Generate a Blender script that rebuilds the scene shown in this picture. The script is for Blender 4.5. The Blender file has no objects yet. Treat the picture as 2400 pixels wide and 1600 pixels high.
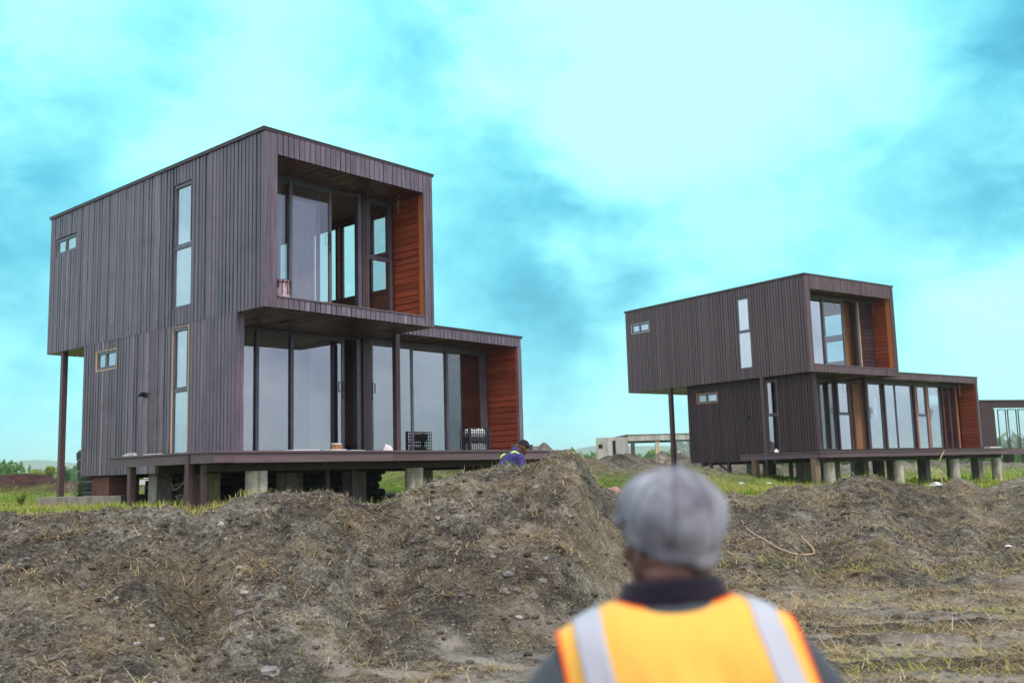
import bpy, bmesh, math, random
import numpy as np
from mathutils import Vector, Matrix, noise as mnoise
random.seed(7); rng = np.random.default_rng(11)
SC = bpy.context.scene
COL = SC.collection
R = math.radians

# ------------------------------------------------------------------ camera
PITCH, ROLL = 0.1323, -0.0278
cp, sp, cr, sr = math.cos(PITCH), math.sin(PITCH), math.cos(ROLL), math.sin(ROLL)
fw = Vector((0, cp, sp)); up = Vector((0, -sp, cp)); rt = Vector((1, 0, 0))
Ra = rt*cr + up*sr; Va = -rt*sr + up*cr
cam = bpy.data.cameras.new('camera'); camo = bpy.data.objects.new('camera', cam); COL.objects.link(camo)
M3 = Matrix((Ra, Va, -fw)).transposed(); camo.matrix_world = M3.to_4x4()
cam.sensor_width = 36; cam.lens = 34.65; cam.clip_start = 0.1; cam.clip_end = 20000
cam.dof.use_dof = True; cam.dof.focus_distance = 16.5; cam.dof.aperture_fstop = 1.75
SC.camera = camo

# ------------------------------------------------------------------ world: overcast sky with broken turquoise cloud
W_ = bpy.data.worlds.new('World'); SC.world = W_; W_.use_nodes = True
nt = W_.node_tree; nt.nodes.clear(); L = nt.links
def N(t, typ, **k):
    n = t.nodes.new(typ)
    for a, b in k.items():
        if a == 'ins':
            for i, v in b.items(): n.inputs[i].default_value = v
        else: setattr(n, a, b)
    return n
def math_(t, op, a, b=None, clamp=False):
    n = t.nodes.new('ShaderNodeMath'); n.operation = op; n.use_clamp = clamp
    for i, v in enumerate((a, b)):
        if v is None: continue
        if isinstance(v, (int, float)): n.inputs[i].default_value = v
        else: t.links.new(v, n.inputs[i])
    return n.outputs[0]
tc = N(nt, 'ShaderNodeTexCoord')
mp = N(nt, 'ShaderNodeMapping'); L.new(tc.outputs['Generated'], mp.inputs[0]); mp.inputs['Scale'].default_value = (1, 1, 1.7)
n1 = N(nt, 'ShaderNodeTexNoise', ins={'Scale': 2.6, 'Detail': 5, 'Roughness': .5, 'Distortion': .25}); L.new(mp.outputs[0], n1.inputs['Vector'])
n2 = N(nt, 'ShaderNodeTexNoise', ins={'Scale': 5.5, 'Detail': 6, 'Roughness': .55, 'Distortion': .15}); L.new(mp.outputs[0], n2.inputs['Vector'])
# domain-warped direction for the big cloud masses
sc_ = N(nt, 'ShaderNodeVectorMath', operation='SUBTRACT'); L.new(n2.outputs['Color'], sc_.inputs[0]); sc_.inputs[1].default_value = (.5, .5, .5)
s2 = N(nt, 'ShaderNodeVectorMath', operation='SCALE'); L.new(sc_.outputs[0], s2.inputs[0]); s2.inputs['Scale'].default_value = .26
wd = N(nt, 'ShaderNodeVectorMath', operation='ADD'); L.new(tc.outputs['Generated'], wd.inputs[0]); L.new(s2.outputs[0], wd.inputs[1])
acc = math_(nt, 'MULTIPLY', math_(nt, 'SUBTRACT', n1.outputs[0], .5), .75)
acc = math_(nt, 'ADD', acc, math_(nt, 'MULTIPLY', math_(nt, 'SUBTRACT', n2.outputs[0], .5), 1.2))
n3 = N(nt, 'ShaderNodeTexNoise', ins={'Scale': 15.0, 'Detail': 7, 'Roughness': .6, 'Distortion': .5}); L.new(mp.outputs[0], n3.inputs['Vector'])
acc = math_(nt, 'ADD', acc, math_(nt, 'MULTIPLY', math_(nt, 'SUBTRACT', n3.outputs[0], .5), .65))
BL = [((-.074, .904, .422), .09, -.42), ((-.15, .89, .44), .06, .15), ((.024, .972, .233), .10, -.50), ((-.02, .96, .28), .07, -.2), ((.46, .82, .365), .075, -.65),
      ((.39, .888, .255), .08, -.30), ((.38, .86, .33), .06, .18), ((-.24, .88, .40), .06, .18), ((-.30, .93, .20), .08, .15), ((-.46, .867, .20), .12, -.30), ((-.137, .911, .388), .06, -.06), ((.26, .93, .24), .08, -.2), ((-.33, .87, .36), .07, -.22),
      ((.111, .926, .361), .17, .50), ((-.42, .822, .386), .09, .35), ((-.25, .92, .30), .15, .25), ((.18, .95, .20), .12, .2), ((.45, .87, .15), .08, .35), ((.23, .88, .40), .12, .4)]
for d, r, w in BL:
    dv = Vector(d).normalized()
    ds = N(nt, 'ShaderNodeVectorMath', operation='DISTANCE'); L.new(wd.outputs[0], ds.inputs[0]); ds.inputs[1].default_value = dv
    g = math_(nt, 'POWER', math_(nt, 'DIVIDE', ds.outputs['Value'], r), 2.0)
    g = math_(nt, 'EXPONENT', math_(nt, 'MULTIPLY', g, -1.0))
    acc = math_(nt, 'ADD', acc, math_(nt, 'MULTIPLY', g, w))
cov = math_(nt, 'ADD', math_(nt, 'MULTIPLY', acc, .80), .575, True)
rmp = N(nt, 'ShaderNodeValToRGB'); L.new(cov, rmp.inputs[0])
e = rmp.color_ramp; e.elements[0].position = 0.0; e.elements[0].color = (.06, .42, .60, 1)
e.elements[1].position = 1.0; e.elements[1].color = (.56, 1.17, 1.14, 1)
for p_, c_ in ((.20, (.10, .60, .80)), (.40, (.21, .82, .97)), (.54, (.29, .96, 1.09)), (.70, (.43, 1.10, 1.13))):
    q = e.elements.new(p_); q.color = c_ + (1,)
# the physical sky shows a little through the cloud
sky = N(nt, 'ShaderNodeTexSky', sky_type='NISHITA', sun_disc=False); sky.sun_elevation = R(58); sky.sun_rotation = R(143)
nsk = N(nt, 'ShaderNodeVectorMath', operation='SCALE'); L.new(sky.outputs[0], nsk.inputs[0]); nsk.inputs['Scale'].default_value = .10
rms = N(nt, 'ShaderNodeVectorMath', operation='SCALE'); L.new(rmp.outputs[0], rms.inputs[0]); rms.inputs['Scale'].default_value = .72
mixs = N(nt, 'ShaderNodeMixRGB', ins={0: .06}); L.new(rms.outputs[0], mixs.inputs[1]); L.new(nsk.outputs[0], mixs.inputs[2])
# behind the camera and overhead the cover is thick, even and grey
sep = N(nt, 'ShaderNodeSeparateXYZ'); L.new(tc.outputs['Generated'], sep.inputs[0])
gy = math_(nt, 'MULTIPLY', math_(nt, 'SUBTRACT', .45, sep.outputs[1]), 2.0, True)
gz = math_(nt, 'MULTIPLY', math_(nt, 'SUBTRACT', sep.outputs[2], .50), 5.0, True)
gm = math_(nt, 'MAXIMUM', gy, gz)
grey = N(nt, 'ShaderNodeValToRGB'); L.new(math_(nt, 'ADD', math_(nt, 'MULTIPLY', n1.outputs[0], .6), math_(nt, 'MULTIPLY', n2.outputs[0], .4)), grey.inputs[0])
grey.color_ramp.elements[0].position = .38; grey.color_ramp.elements[0].color = (.42, .48, .62, 1)
grey.color_ramp.elements[1].position = .62; grey.color_ramp.elements[1].color = (1.02, 1.03, 1.10, 1)
mixg = N(nt, 'ShaderNodeMixRGB'); L.new(gm, mixg.inputs[0]); L.new(mixs.outputs[0], mixg.inputs[1]); L.new(grey.outputs[0], mixg.inputs[2])
bg = N(nt, 'ShaderNodeBackground'); L.new(mixg.outputs[0], bg.inputs[0]); bg.inputs[1].default_value = 1.0
wo = N(nt, 'ShaderNodeOutputWorld'); L.new(bg.outputs[0], wo.inputs[0])

# ------------------------------------------------------------------ sun behind thin cloud
sl = bpy.data.lights.new('sun', 'SUN'); sl.energy = 1.5; sl.angle = R(14); sl.color = (1, .86, .72)
so = bpy.data.objects.new('sun', sl); COL.objects.link(so)
so.rotation_euler = Vector((.44, -.58, 1.05)).normalized().to_track_quat('Z', 'Y').to_euler()
SC.view_settings.view_transform = 'Standard'; SC.view_settings.look = 'None'; SC.view_settings.gamma = 1; SC.view_settings.exposure = 0.6
try:
    SC.cycles.max_bounces = 8; SC.cycles.transparent_max_bounces = 16; SC.cycles.volume_bounces = 1
except Exception: pass

# ------------------------------------------------------------------ helpers
def tag(o, label=None, cat=None, group=None, kind=None):
    if label: o['label'] = label
    if cat: o['category'] = cat
    if group: o['group'] = group
    if kind: o['kind'] = kind
    return o
def empty(name, loc, rz=0, label=None, cat=None, group=None):
    o = bpy.data.objects.new(name, None); COL.objects.link(o); o.location = loc; o.rotation_euler = (0, 0, rz)
    o.empty_display_size = .2
    return tag(o, label, cat, group)
class MB:
    def __init__(s, off=(0, 0, 0)): s.v = []; s.f = []; s.t = []; s.off = Vector(off)
    def poly(s, pts, faces, tone=.5):
        b = len(s.v); s.v += [tuple(Vector(p) + s.off) for p in pts]
        for f in faces: s.f.append([b+i for i in f]); s.t.append(tone)
    def box(s, x0, x1, y0, y1, z0, z1, tone=.5, fr=None, tw=0.0):
        P = []
        for k in (0, 1):
            for (a, b) in ((x0, y0), (x1, y0), (x1, y1), (x0, y1)): P.append([a, b, (z0, z1)[k]])
        if tw:   # top and bottom of the outward face leaned a touch, as boards cup
            for i in (4, 5): P[i][2] += tw
            for i in (6, 7): P[i][2] -= tw
        if fr:
            O, U, V, Nn = fr; P = [O + U*a + V*b + Nn*c for a, b, c in P]
        s.poly(P, [(0, 3, 2, 1), (4, 5, 6, 7), (0, 1, 5, 4), (1, 2, 6, 5), (2, 3, 7, 6), (3, 0, 4, 7)], tone)
    def tube(s, pts, r, n=8, tone=.5, r2=None, cap=True):
        pts = [Vector(p) for p in pts]; m = len(pts); b = len(s.v); prev = None
        for i, p in enumerate(pts):
            d = (pts[min(i+1, m-1)] - pts[max(i-1, 0)]).normalized()
            a = prev if prev is not None else (Vector((0, 0, 1)) if abs(d.z) < .9 else Vector((1, 0, 0)))
            x = (a - d*a.dot(d)).normalized(); y = d.cross(x); prev = x
            rr = r if r2 is None else r + (r2-r)*i/(m-1)
            if isinstance(r, (list, tuple)): rr = r[i]
            for k in range(n):
                t = 2*math.pi*k/n; s.v.append(tuple(p + (x*math.cos(t) + y*math.sin(t))*rr + s.off))
        for i in range(m-1):
            for k in range(n):
                s.f.append([b+i*n+k, b+i*n+(k+1) % n, b+(i+1)*n+(k+1) % n, b+(i+1)*n+k]); s.t.append(tone)
        if cap:
            s.f.append([b+k for k in range(n)][::-1]); s.t.append(tone); s.f.append([b+(m-1)*n+k for k in range(n)]); s.t.append(tone)
    def build(s, name, mat, parent=None, smooth=False, bevel=0, label=None):
        me = bpy.data.meshes.new(name); me.from_pydata(s.v, [], s.f)
        at = me.attributes.new('tone', 'FLOAT', 'FACE'); at.data.foreach_set('value', s.t)
        me.materials.append(mat); me.validate(); me.update()
        if smooth: me.polygons.foreach_set('use_smooth', [True]*len(me.polygons))
        o = bpy.data.objects.new(name, me); COL.objects.link(o)
        if parent: o.parent = parent
        if bevel:
            b = o.modifiers.new('bevel', 'BEVEL'); b.width = bevel; b.segments = 2; b.limit_method = 'ANGLE'
        if label: o['label'] = label
        return o
X, Y, Z = Vector((1, 0, 0)), Vector((0, 1, 0)), Vector((0, 0, 1))
def frame(o, u, v, n): return (Vector(o), Vector(u), Vector(v), Vector(n))

# ------------------------------------------------------------------ materials
MAT = {}
def newmat(name):
    m = bpy.data.materials.new(name); m.use_nodes = True; t = m.node_tree; t.nodes.clear()
    out = N(t, 'ShaderNodeOutputMaterial'); b = N(t, 'ShaderNodeBsdfPrincipled'); t.links.new(b.outputs[0], out.inputs[0])
    MAT[name] = m
    return m, t, b, out
def ramp(t, src, stops):
    r = N(t, 'ShaderNodeValToRGB'); t.links.new(src, r.inputs[0]); el = r.color_ramp.elements
    el[0].position = stops[0][0]; el[0].color = tuple(stops[0][1]) + (1,)
    el[1].position = stops[-1][0]; el[1].color = tuple(stops[-1][1]) + (1,)
    for p_, c_ in stops[1:-1]: q = el.new(p_); q.color = tuple(c_) + (1,)
    return r.outputs[0]
def wood(name, stops, grain=(14, 14, 1.2), rough=.45, bump=.25, tonew=.6, stain=None, spec=.5):
    m, t, b, out = newmat(name)
    c = N(t, 'ShaderNodeTexCoord'); mp = N(t, 'ShaderNodeMapping'); t.links.new(c.outputs['Object'], mp.inputs[0]); mp.inputs['Scale'].default_value = grain
    at = N(t, 'ShaderNodeAttribute', attribute_name='tone')
    # each board gets its own stretch of grain
    sh = N(t, 'ShaderNodeVectorMath', operation='ADD'); t.links.new(mp.outputs[0], sh.inputs[0])
    k = N(t, 'ShaderNodeVectorMath', operation='SCALE'); k.inputs[0].default_value = (37, 53, 71); t.links.new(at.outputs['Fac'], k.inputs['Scale']); t.links.new(k.outputs[0], sh.inputs[1])
    n = N(t, 'ShaderNodeTexNoise', ins={'Scale': 1.0, 'Detail': 7, 'Roughness': .62, 'Distortion': .6}); t.links.new(sh.outputs[0], n.inputs['Vector'])
    n2 = N(t, 'ShaderNodeTexNoise', ins={'Scale': 4.2, 'Detail': 4, 'Roughness': .6}); t.links.new(sh.outputs[0], n2.inputs['Vector'])
    f = math_(t, 'ADD', math_(t, 'MULTIPLY', at.outputs['Fac'], tonew), math_(t, 'MULTIPLY', n.outputs[0], 1.15-tonew))
    f = math_(t, 'ADD', f, math_(t, 'MULTIPLY', math_(t, 'SUBTRACT', n2.outputs[0], .5), .35), True)
    col = ramp(t, f, stops)
    if stain:
        big = N(t, 'ShaderNodeTexNoise', ins={'Scale': 1.3, 'Detail': 5, 'Roughness': .65}); t.links.new(c.outputs['Object'], big.inputs['Vector'])
        mr = N(t, 'ShaderNodeMapRange', ins={1: .50, 2: .72}); t.links.new(big.outputs[0], mr.inputs[0])
        mx = N(t, 'ShaderNodeMixRGB', ins={2: tuple(stain) + (1,)}); t.links.new(math_(t, 'MULTIPLY', mr.outputs[0], .6), mx.inputs[0]); t.links.new(col, mx.inputs[1]); col = mx.outputs[0]
    t.links.new(col, b.inputs['Base Color'])
    rr = math_(t, 'ADD', math_(t, 'MULTIPLY', n.outputs[0], .3), rough-.15, True); t.links.new(rr, b.inputs['Roughness'])
    b.inputs['Specular IOR Level'].default_value = spec
    bp = N(t, 'ShaderNodeBump', ins={'Strength': bump, 'Distance': .01}); t.links.new(math_(t, 'ADD', n2.outputs[0], n.outputs[0]), bp.inputs['Height']); t.links.new(bp.outputs[0], b.inputs['Normal'])
    return m
def plain(name, c1, c2=None, rough=.6, scale=6, bump=0, metal=0, detail=5, spec=.5):
    m, t, b, out = newmat(name)
    c = N(t, 'ShaderNodeTexCoord'); n = N(t, 'ShaderNodeTexNoise', ins={'Scale': scale, 'Detail': detail, 'Roughness': .6}); t.links.new(c.outputs['Object'], n.inputs['Vector'])
    t.links.new(ramp(t, n.outputs[0], [(.3, c1), (.7, c2 or tuple(v*.8 for v in c1))]), b.inputs['Base Color'])
    b.inputs['Roughness'].default_value = rough; b.inputs['Metallic'].default_value = metal; b.inputs['Specular IOR Level'].default_value = spec
    if bump:
        bp = N(t, 'ShaderNodeBump', ins={'Strength': bump, 'Distance': .02}); t.links.new(n.outputs[0], bp.inputs['Height']); t.links.new(bp.outputs[0], b.inputs['Normal'])
    return m
DK = [(.15, (.026, .014, .021)), (.40, (.076, .050, .072)), (.66, (.160, .120, .165)), (.95, (.34, .29, .37))]
wood('clad_v', DK, (16, 16, 1.1), rough=.40, bump=.4, tonew=.42, spec=.6, stain=(.05, .032, .042))
wood('clad_h', DK, (1.3, 1.3, 16), rough=.42, bump=.25, tonew=.5)
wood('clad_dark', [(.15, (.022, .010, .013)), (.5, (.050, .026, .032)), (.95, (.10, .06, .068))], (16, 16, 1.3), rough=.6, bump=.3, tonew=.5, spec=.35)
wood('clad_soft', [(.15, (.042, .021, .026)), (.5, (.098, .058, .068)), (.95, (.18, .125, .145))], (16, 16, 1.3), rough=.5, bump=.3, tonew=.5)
wood('soffit', [(.1, (.035, .012, .010)), (.5, (.085, .032, .025)), (.95, (.15, .065, .05))], (16, 1.2, 16), rough=.30, bump=.2, tonew=.5)
wood('redwood', [(.1, (.080, .016, .009)), (.4, (.25, .046, .019)), (.7, (.42, .090, .035)), (1, (.62, .19, .075))], (16, 1.1, 16), rough=.45, bump=.25, tonew=.5)
wood('orange_trim', [(.1, (.42, .11, .03)), (.9, (.75, .28, .09))], (16, 16, 1.1), rough=.45)
wood('pale_trim', [(.1, (.50, .26, .10)), (.9, (.80, .55, .30))], (16, 16, 1.1), rough=.6)
wood('brown_inner', [(.1, (.10, .035, .015)), (.9, (.25, .10, .045))], (16, 16, 1.1), rough=.5)
wood('warm_board', [(.1, (.20, .085, .035)), (.5, (.34, .16, .07)), (.9, (.50, .27, .13))], (16, 16, 1.1), rough=.5)
wood('deckwood', [(.1, (.055, .026, .032)), (.5, (.108, .062, .076)), (.95, (.20, .135, .155))], (1.0, 14, 14), rough=.5, bump=.25, tonew=.5)
wood('postwood', [(.1, (.038, .017, .021)), (.5, (.072, .037, .043)), (.95, (.13, .075, .085))], (14, 14, 1.2), rough=.5, bump=.2)
wood('rawpost', [(.1, (.10, .055, .035)), (.5, (.20, .13, .09)), (.95, (.32, .25, .19))], (14, 14, 1.0), rough=.8, bump=.3)
wood('grey_wood', [(.1, (.18, .11, .08)), (.4, (.42, .38, .35)), (.95, (.70, .70, .70))], (9, 9, .8), rough=.8, tonew=.7, stain=(.16, .08, .05))
plain('aluminium', (.105, .10, .13), (.145, .14, .17), rough=.38, metal=.35)
plain('darkgap', (.012, .008, .010), rough=.9)
plain('trim_metal', (.05, .028, .035), (.075, .04, .05), rough=.35, metal=.2)
plain('black_metal', (.012, .012, .018), rough=.35)
plain('lining', (.50, .50, .52), (.58, .57, .58), rough=.8, scale=2)
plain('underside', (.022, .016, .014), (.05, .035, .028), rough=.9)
plain('white_plastic', (.78, .78, .80), (.68, .69, .72), rough=.5)
plain('black_plastic', (.010, .011, .015), (.018, .019, .025), rough=.55)
plain('steel', (.45, .46, .48), (.30, .31, .33), rough=.35, metal=.8)
plain('cardboard', (.42, .20, .08), (.32, .14, .05), rough=.8)
plain('cable_mat', (.03, .025, .022), (.10, .08, .06), rough=.6)
plain('cable_pale', (.42, .38, .33), (.25, .2, .16), rough=.6)
plain('tarp_pink', (.50, .25, .22), (.38, .17, .15), rough=.6, scale=3)
def concrete(nm='concrete', k=1.0):
    m, t, b, out = newmat(nm)
    c = N(t, 'ShaderNodeTexCoord')
    n = N(t, 'ShaderNodeTexNoise', ins={'Scale': 5, 'Detail': 9, 'Roughness': .7}); t.links.new(c.outputs['Object'], n.inputs['Vector'])
    mp = N(t, 'ShaderNodeMapping'); t.links.new(c.outputs['Object'], mp.inputs[0]); mp.inputs['Scale'].default_value = (6, 6, .8)
    n2 = N(t, 'ShaderNodeTexNoise', ins={'Scale': 1, 'Detail': 5, 'Roughness': .6}); t.links.new(mp.outputs[0], n2.inputs['Vector'])
    col = ramp(t, n.outputs[0], [(.3, (.22*k, .20*k, .17*k)), (.55, (.38*k, .36*k, .32*k)), (.75, (.50*k, .48*k, .44*k))])
    mr = N(t, 'ShaderNodeMapRange', ins={1: .46, 2: .66}); t.links.new(n2.outputs[0], mr.inputs[0])
    mx = N(t, 'ShaderNodeMixRGB', ins={2: (.10, .085, .065, 1)}); t.links.new(math_(t, 'MULTIPLY', mr.outputs[0], .75), mx.inputs[0]); t.links.new(col, mx.inputs[1])
    t.links.new(mx.outputs[0], b.inputs['Base Color']); b.inputs['Roughness'].default_value = .9
    bp = N(t, 'ShaderNodeBump', ins={'Strength': .4, 'Distance': .01}); t.links.new(n.outputs[0], bp.inputs['Height']); t.links.new(bp.outputs[0], b.inputs['Normal'])
concrete('concrete', .72); concrete('concrete_pale', 1.45)
def glass(name, tint, base, k, rough=.0):
    m, t, b, out = newmat(name); t.nodes.remove(b)
    tr = N(t, 'ShaderNodeBsdfTransparent', ins={0: tuple(tint) + (1,)}); gl = N(t, 'ShaderNodeBsdfGlossy', ins={0: (.92, .95, 1, 1), 'Roughness': rough})
    gm_ = N(t, 'ShaderNodeNewGeometry'); dt = N(t, 'ShaderNodeVectorMath', operation='DOT_PRODUCT'); t.links.new(gm_.outputs['Normal'], dt.inputs[0]); t.links.new(gm_.outputs['Incoming'], dt.inputs[1])
    sch = math_(t, 'ADD', math_(t, 'MULTIPLY', math_(t, 'POWER', math_(t, 'SUBTRACT', 1.0, math_(t, 'ABSOLUTE', dt.outputs['Value'])), 5.0), .95), .04)
    f = math_(t, 'ADD', math_(t, 'MULTIPLY', sch, k), base, True)
    c = N(t, 'ShaderNodeTexCoord'); n = N(t, 'ShaderNodeTexNoise', ins={'Scale': .9, 'Detail': 2}); t.links.new(c.outputs['Object'], n.inputs['Vector'])
    bp = N(t, 'ShaderNodeBump', ins={'Strength': .06, 'Distance': .02}); t.links.new(n.outputs[0], bp.inputs['Height']); t.links.new(bp.outputs[0], gl.inputs['Normal'])
    mx = N(t, 'ShaderNodeMixShader'); t.links.new(f, mx.inputs[0]); t.links.new(tr.outputs[0], mx.inputs[1]); t.links.new(gl.outputs[0], mx.inputs[2]); t.links.new(mx.outputs[0], out.inputs[0])
    return m
glass('pane', (.93, .91, .93), .07, 1.2)
glass('pane_mirror', (.60, .60, .64), .26, 1.0)
glass('pane_side', (.80, .83, .88), .38, .8)
glass('pane_clear', (.90, .89, .91), .05, 1.0)

# ------------------------------------------------------------------ houses
def boards(mb, fr, u0, u1, v0, v1, pitch, holes=(), gap=.021, th=.028, lo=.22, hi=.78, jit=.0035, light=.05):
    """boards run along V and stack along U; holes cut them"""
    n = max(1, round((u1-u0)/pitch)); p = (u1-u0)/n; base = .5
    for i in range(n):
        a, b = u0 + i*p, u0 + (i+1)*p - gap
        base = .6*base + .4*random.uniform(lo, hi)
        tone = min(1, max(0, .35*base + .65*random.uniform(lo, hi)))
        if random.random() < light: tone = min(1, tone+.3)
        segs = [(a, b, v0, v1)]
        for (ha, hb, hc, hd) in holes:
            new = []
            for (sa, sb, sc, sd) in segs:
                if sb <= ha or sa >= hb or sd <= hc or sc >= hd: new.append((sa, sb, sc, sd)); continue
                if sc < hc: new.append((sa, sb, sc, hc))
                if sd > hd: new.append((sa, sb, hd, sd))
                if sa < ha: new.append((sa, ha, max(sc, hc), min(sd, hd)))
                if sb > hb: new.append((hb, sb, max(sc, hc), min(sd, hd)))
            segs = new
        o = random.uniform(-jit, jit); tw = random.uniform(-.006, .006)
        for (sa, sb, sc, sd) in segs:
            if sb-sa < .004: continue
            b_ = len(mb.v); P = [(sa, sc, 0), (sb, sc, 0), (sb, sd, 0), (sa, sd, 0), (sa, sc, th+o-tw), (sb, sc, th+o+tw), (sb, sd, th+o+tw), (sa, sd, th+o-tw)]
            O, U, V, Nn = fr
            mb.poly([O + U*q[0] + V*q[1] + Nn*q[2] for q in P], [(0, 3, 2, 1), (4, 5, 6, 7), (0, 1, 5, 4), (1, 2, 6, 5), (2, 3, 7, 6), (3, 0, 4, 7)], tone)
def holed(mb, fr, u0, u1, v0, v1, holes, n0, n1, tone=.5):
    """a flat slab with rectangular holes"""
    us = sorted({u0, u1, *[h[0] for h in holes], *[h[1] for h in holes]}); us = [u for u in us if u0 <= u <= u1]
    for a, b in zip(us, us[1:]):
        cuts = sorted([(h[2], h[3]) for h in holes if h[0] <= a+1e-6 and h[1] >= b-1e-6]); z = v0
        for c, d in cuts:
            if c > z: mb.box(a, b, z, c, n0, n1, tone, fr)
            z = d
        if z < v1: mb.box(a, b, z, v1, n0, n1, tone, fr)
def window(house, fr, u0, u1, v0, v1, off, mull=None, vert=None, fw_=.045, dep=.05, pane='pane', name='window', trim=None, handle=None, tw=.018, sash=.03):
    """frame > pane(s) set in plane fr at depth off (along N)"""
    f = MB(off)
    f.box(u0, u0+fw_, v0, v1, -dep, 0, .5, fr); f.box(u1-fw_, u1, v0, v1, -dep, 0, .5, fr)
    f.box(u0+fw_, u1-fw_, v0, v0+fw_, -dep, -.001, .5, fr); f.box(u0+fw_, u1-fw_, v1-fw_, v1, -dep, -.001, .5, fr)
    cells = [(u0+fw_, u1-fw_, v0+fw_, v1-fw_)]
    if mull is not None:
        f.box(u0+fw_, u1-fw_, mull-.035, mull+.035, -dep, -.002, .5, fr)
        f.box(u0+fw_+.006, u1-fw_-.006, mull+.035, mull+.06, -dep+.01, -.012, .5, fr)
        cells = [(u0+fw_, u1-fw_, v0+fw_, mull-.035), (u0+fw_, u1-fw_, mull+.035, v1-fw_)]
        a, b, c, d = cells[1]   # opening sash
        f.box(a, a+sash, c+.026, d, -dep+.012, .012, .5, fr); f.box(b-sash, b, c+.026, d, -dep+.012, .012, .5, fr); f.box(a+sash, b-sash, d-.03, d, -dep+.012, .011, .5, fr)
    if vert is not None:
        f.box(vert-.03, vert+.03, v0+fw_, v1-fw_, -dep, .004, .5, fr)
        cells = [(u0+fw_, vert-.03, v0+fw_, v1-fw_), (vert+.03, u1-fw_, v0+fw_, v1-fw_)]
    o = f.build(name, MAT['aluminium'], house, bevel=.003)
    g = MB(off)
    for a, b, c, d in cells: g.box(a, b, c, d, -dep*.55, -dep*.55+.006, .5, fr)
    g.build('pane', MAT[pane], o)
    if trim:
        t = MB(off)
        t.box(u0-tw, u0-.001, v0-tw, v1+tw, -.02, .016, random.random(), fr); t.box(u1+.001, u1+tw, v0-tw, v1+tw, -.02, .016, random.random(), fr)
        t.box(u0-.001, u1+.001, v1+.001, v1+tw, -.02, .015, random.random(), fr); t.box(u0-.001, u1+.001, v0-tw, v0-.001, -.02, .015, random.random(), fr)
        t.build('window_trim', MAT[trim], o)
    return o
def door_leaf(house, off, x0, x1, z0, z1, y, pane='pane', handle=None, st=.065, name='sliding_door'):
    fr = frame((0, y, 0), X, Z, -Y)
    f = MB(off)
    f.box(x0, x0+st, z0, z1, -.02, .02, .5, fr); f.box(x1-st, x1, z0, z1, -.02, .02, .5, fr)
    f.box(x0+st, x1-st, z0, z0+.07, -.019, .019, .5, fr); f.box(x0+st, x1-st, z1-.06, z1, -.019, .019, .5, fr)
    o = f.build(name, MAT['aluminium'], house, bevel=.003)
    g = MB(off); g.box(x0+st, x1-st, z0+.07, z1-.06, -.003, .003, .5, fr); g.build('pane', MAT[pane], o)
    if handle is not None:
        hx, hz = handle; k = 1 if hx < (x0+x1)/2 else -1; h = MB(off)
        h.box(hx-.012, hx+.012, hz-.11, hz+.11, .02, .03, .5, fr)
        h.box(hx-.008+k*.05, hx+.008+k*.05, hz-.10, hz+.10, .045, .062, .5, fr)
        h.box(hx-.006, hx+.006+k*.05, hz+.085, hz+.10, .03, .06, .5, fr); h.box(hx-.006, hx+.006+k*.05, hz-.10, hz-.085, .03, .06, .5, fr)
        h.box(hx-.010, hx+.010, hz-.24, hz-.14, .02, .034, .5, fr)
        h.build('handle', MAT['black_metal'], o)
    return o
def rcol(house, off, x, y, z0, z1, r, label=None):
    mt = MAT['concrete_pale']
    m = MB(off); n = 6; pts = [(x+random.uniform(-.002, .002), y, z0+(z1-z0)*i/n) for i in range(n+1)]
    m.tube(pts, r, 28); return m.build('column', mt, house, smooth=False, label=label)
def scol(house, off, x0, x1, y0, y1, z0, z1, mat='concrete', name='pier'):
    m = MB(off); m.box(x0, x1, y0, y1, z0, z1, random.random()); return m.build(name, MAT[mat], house, bevel=.008)
def dangle(house, off, p, ln, mat='cable_pale', r=.006, name='loose_cable'):
    pts = []; x, y, z = p
    for i in range(14): pts.append((x+.02*math.sin(i*1.3)+.01*random.random(), y+.015*math.cos(i*1.7), z-ln*i/13))
    m = MB(off); m.tube(pts, r, 5); return m.build(name, MAT[mat], house, smooth=True)

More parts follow.
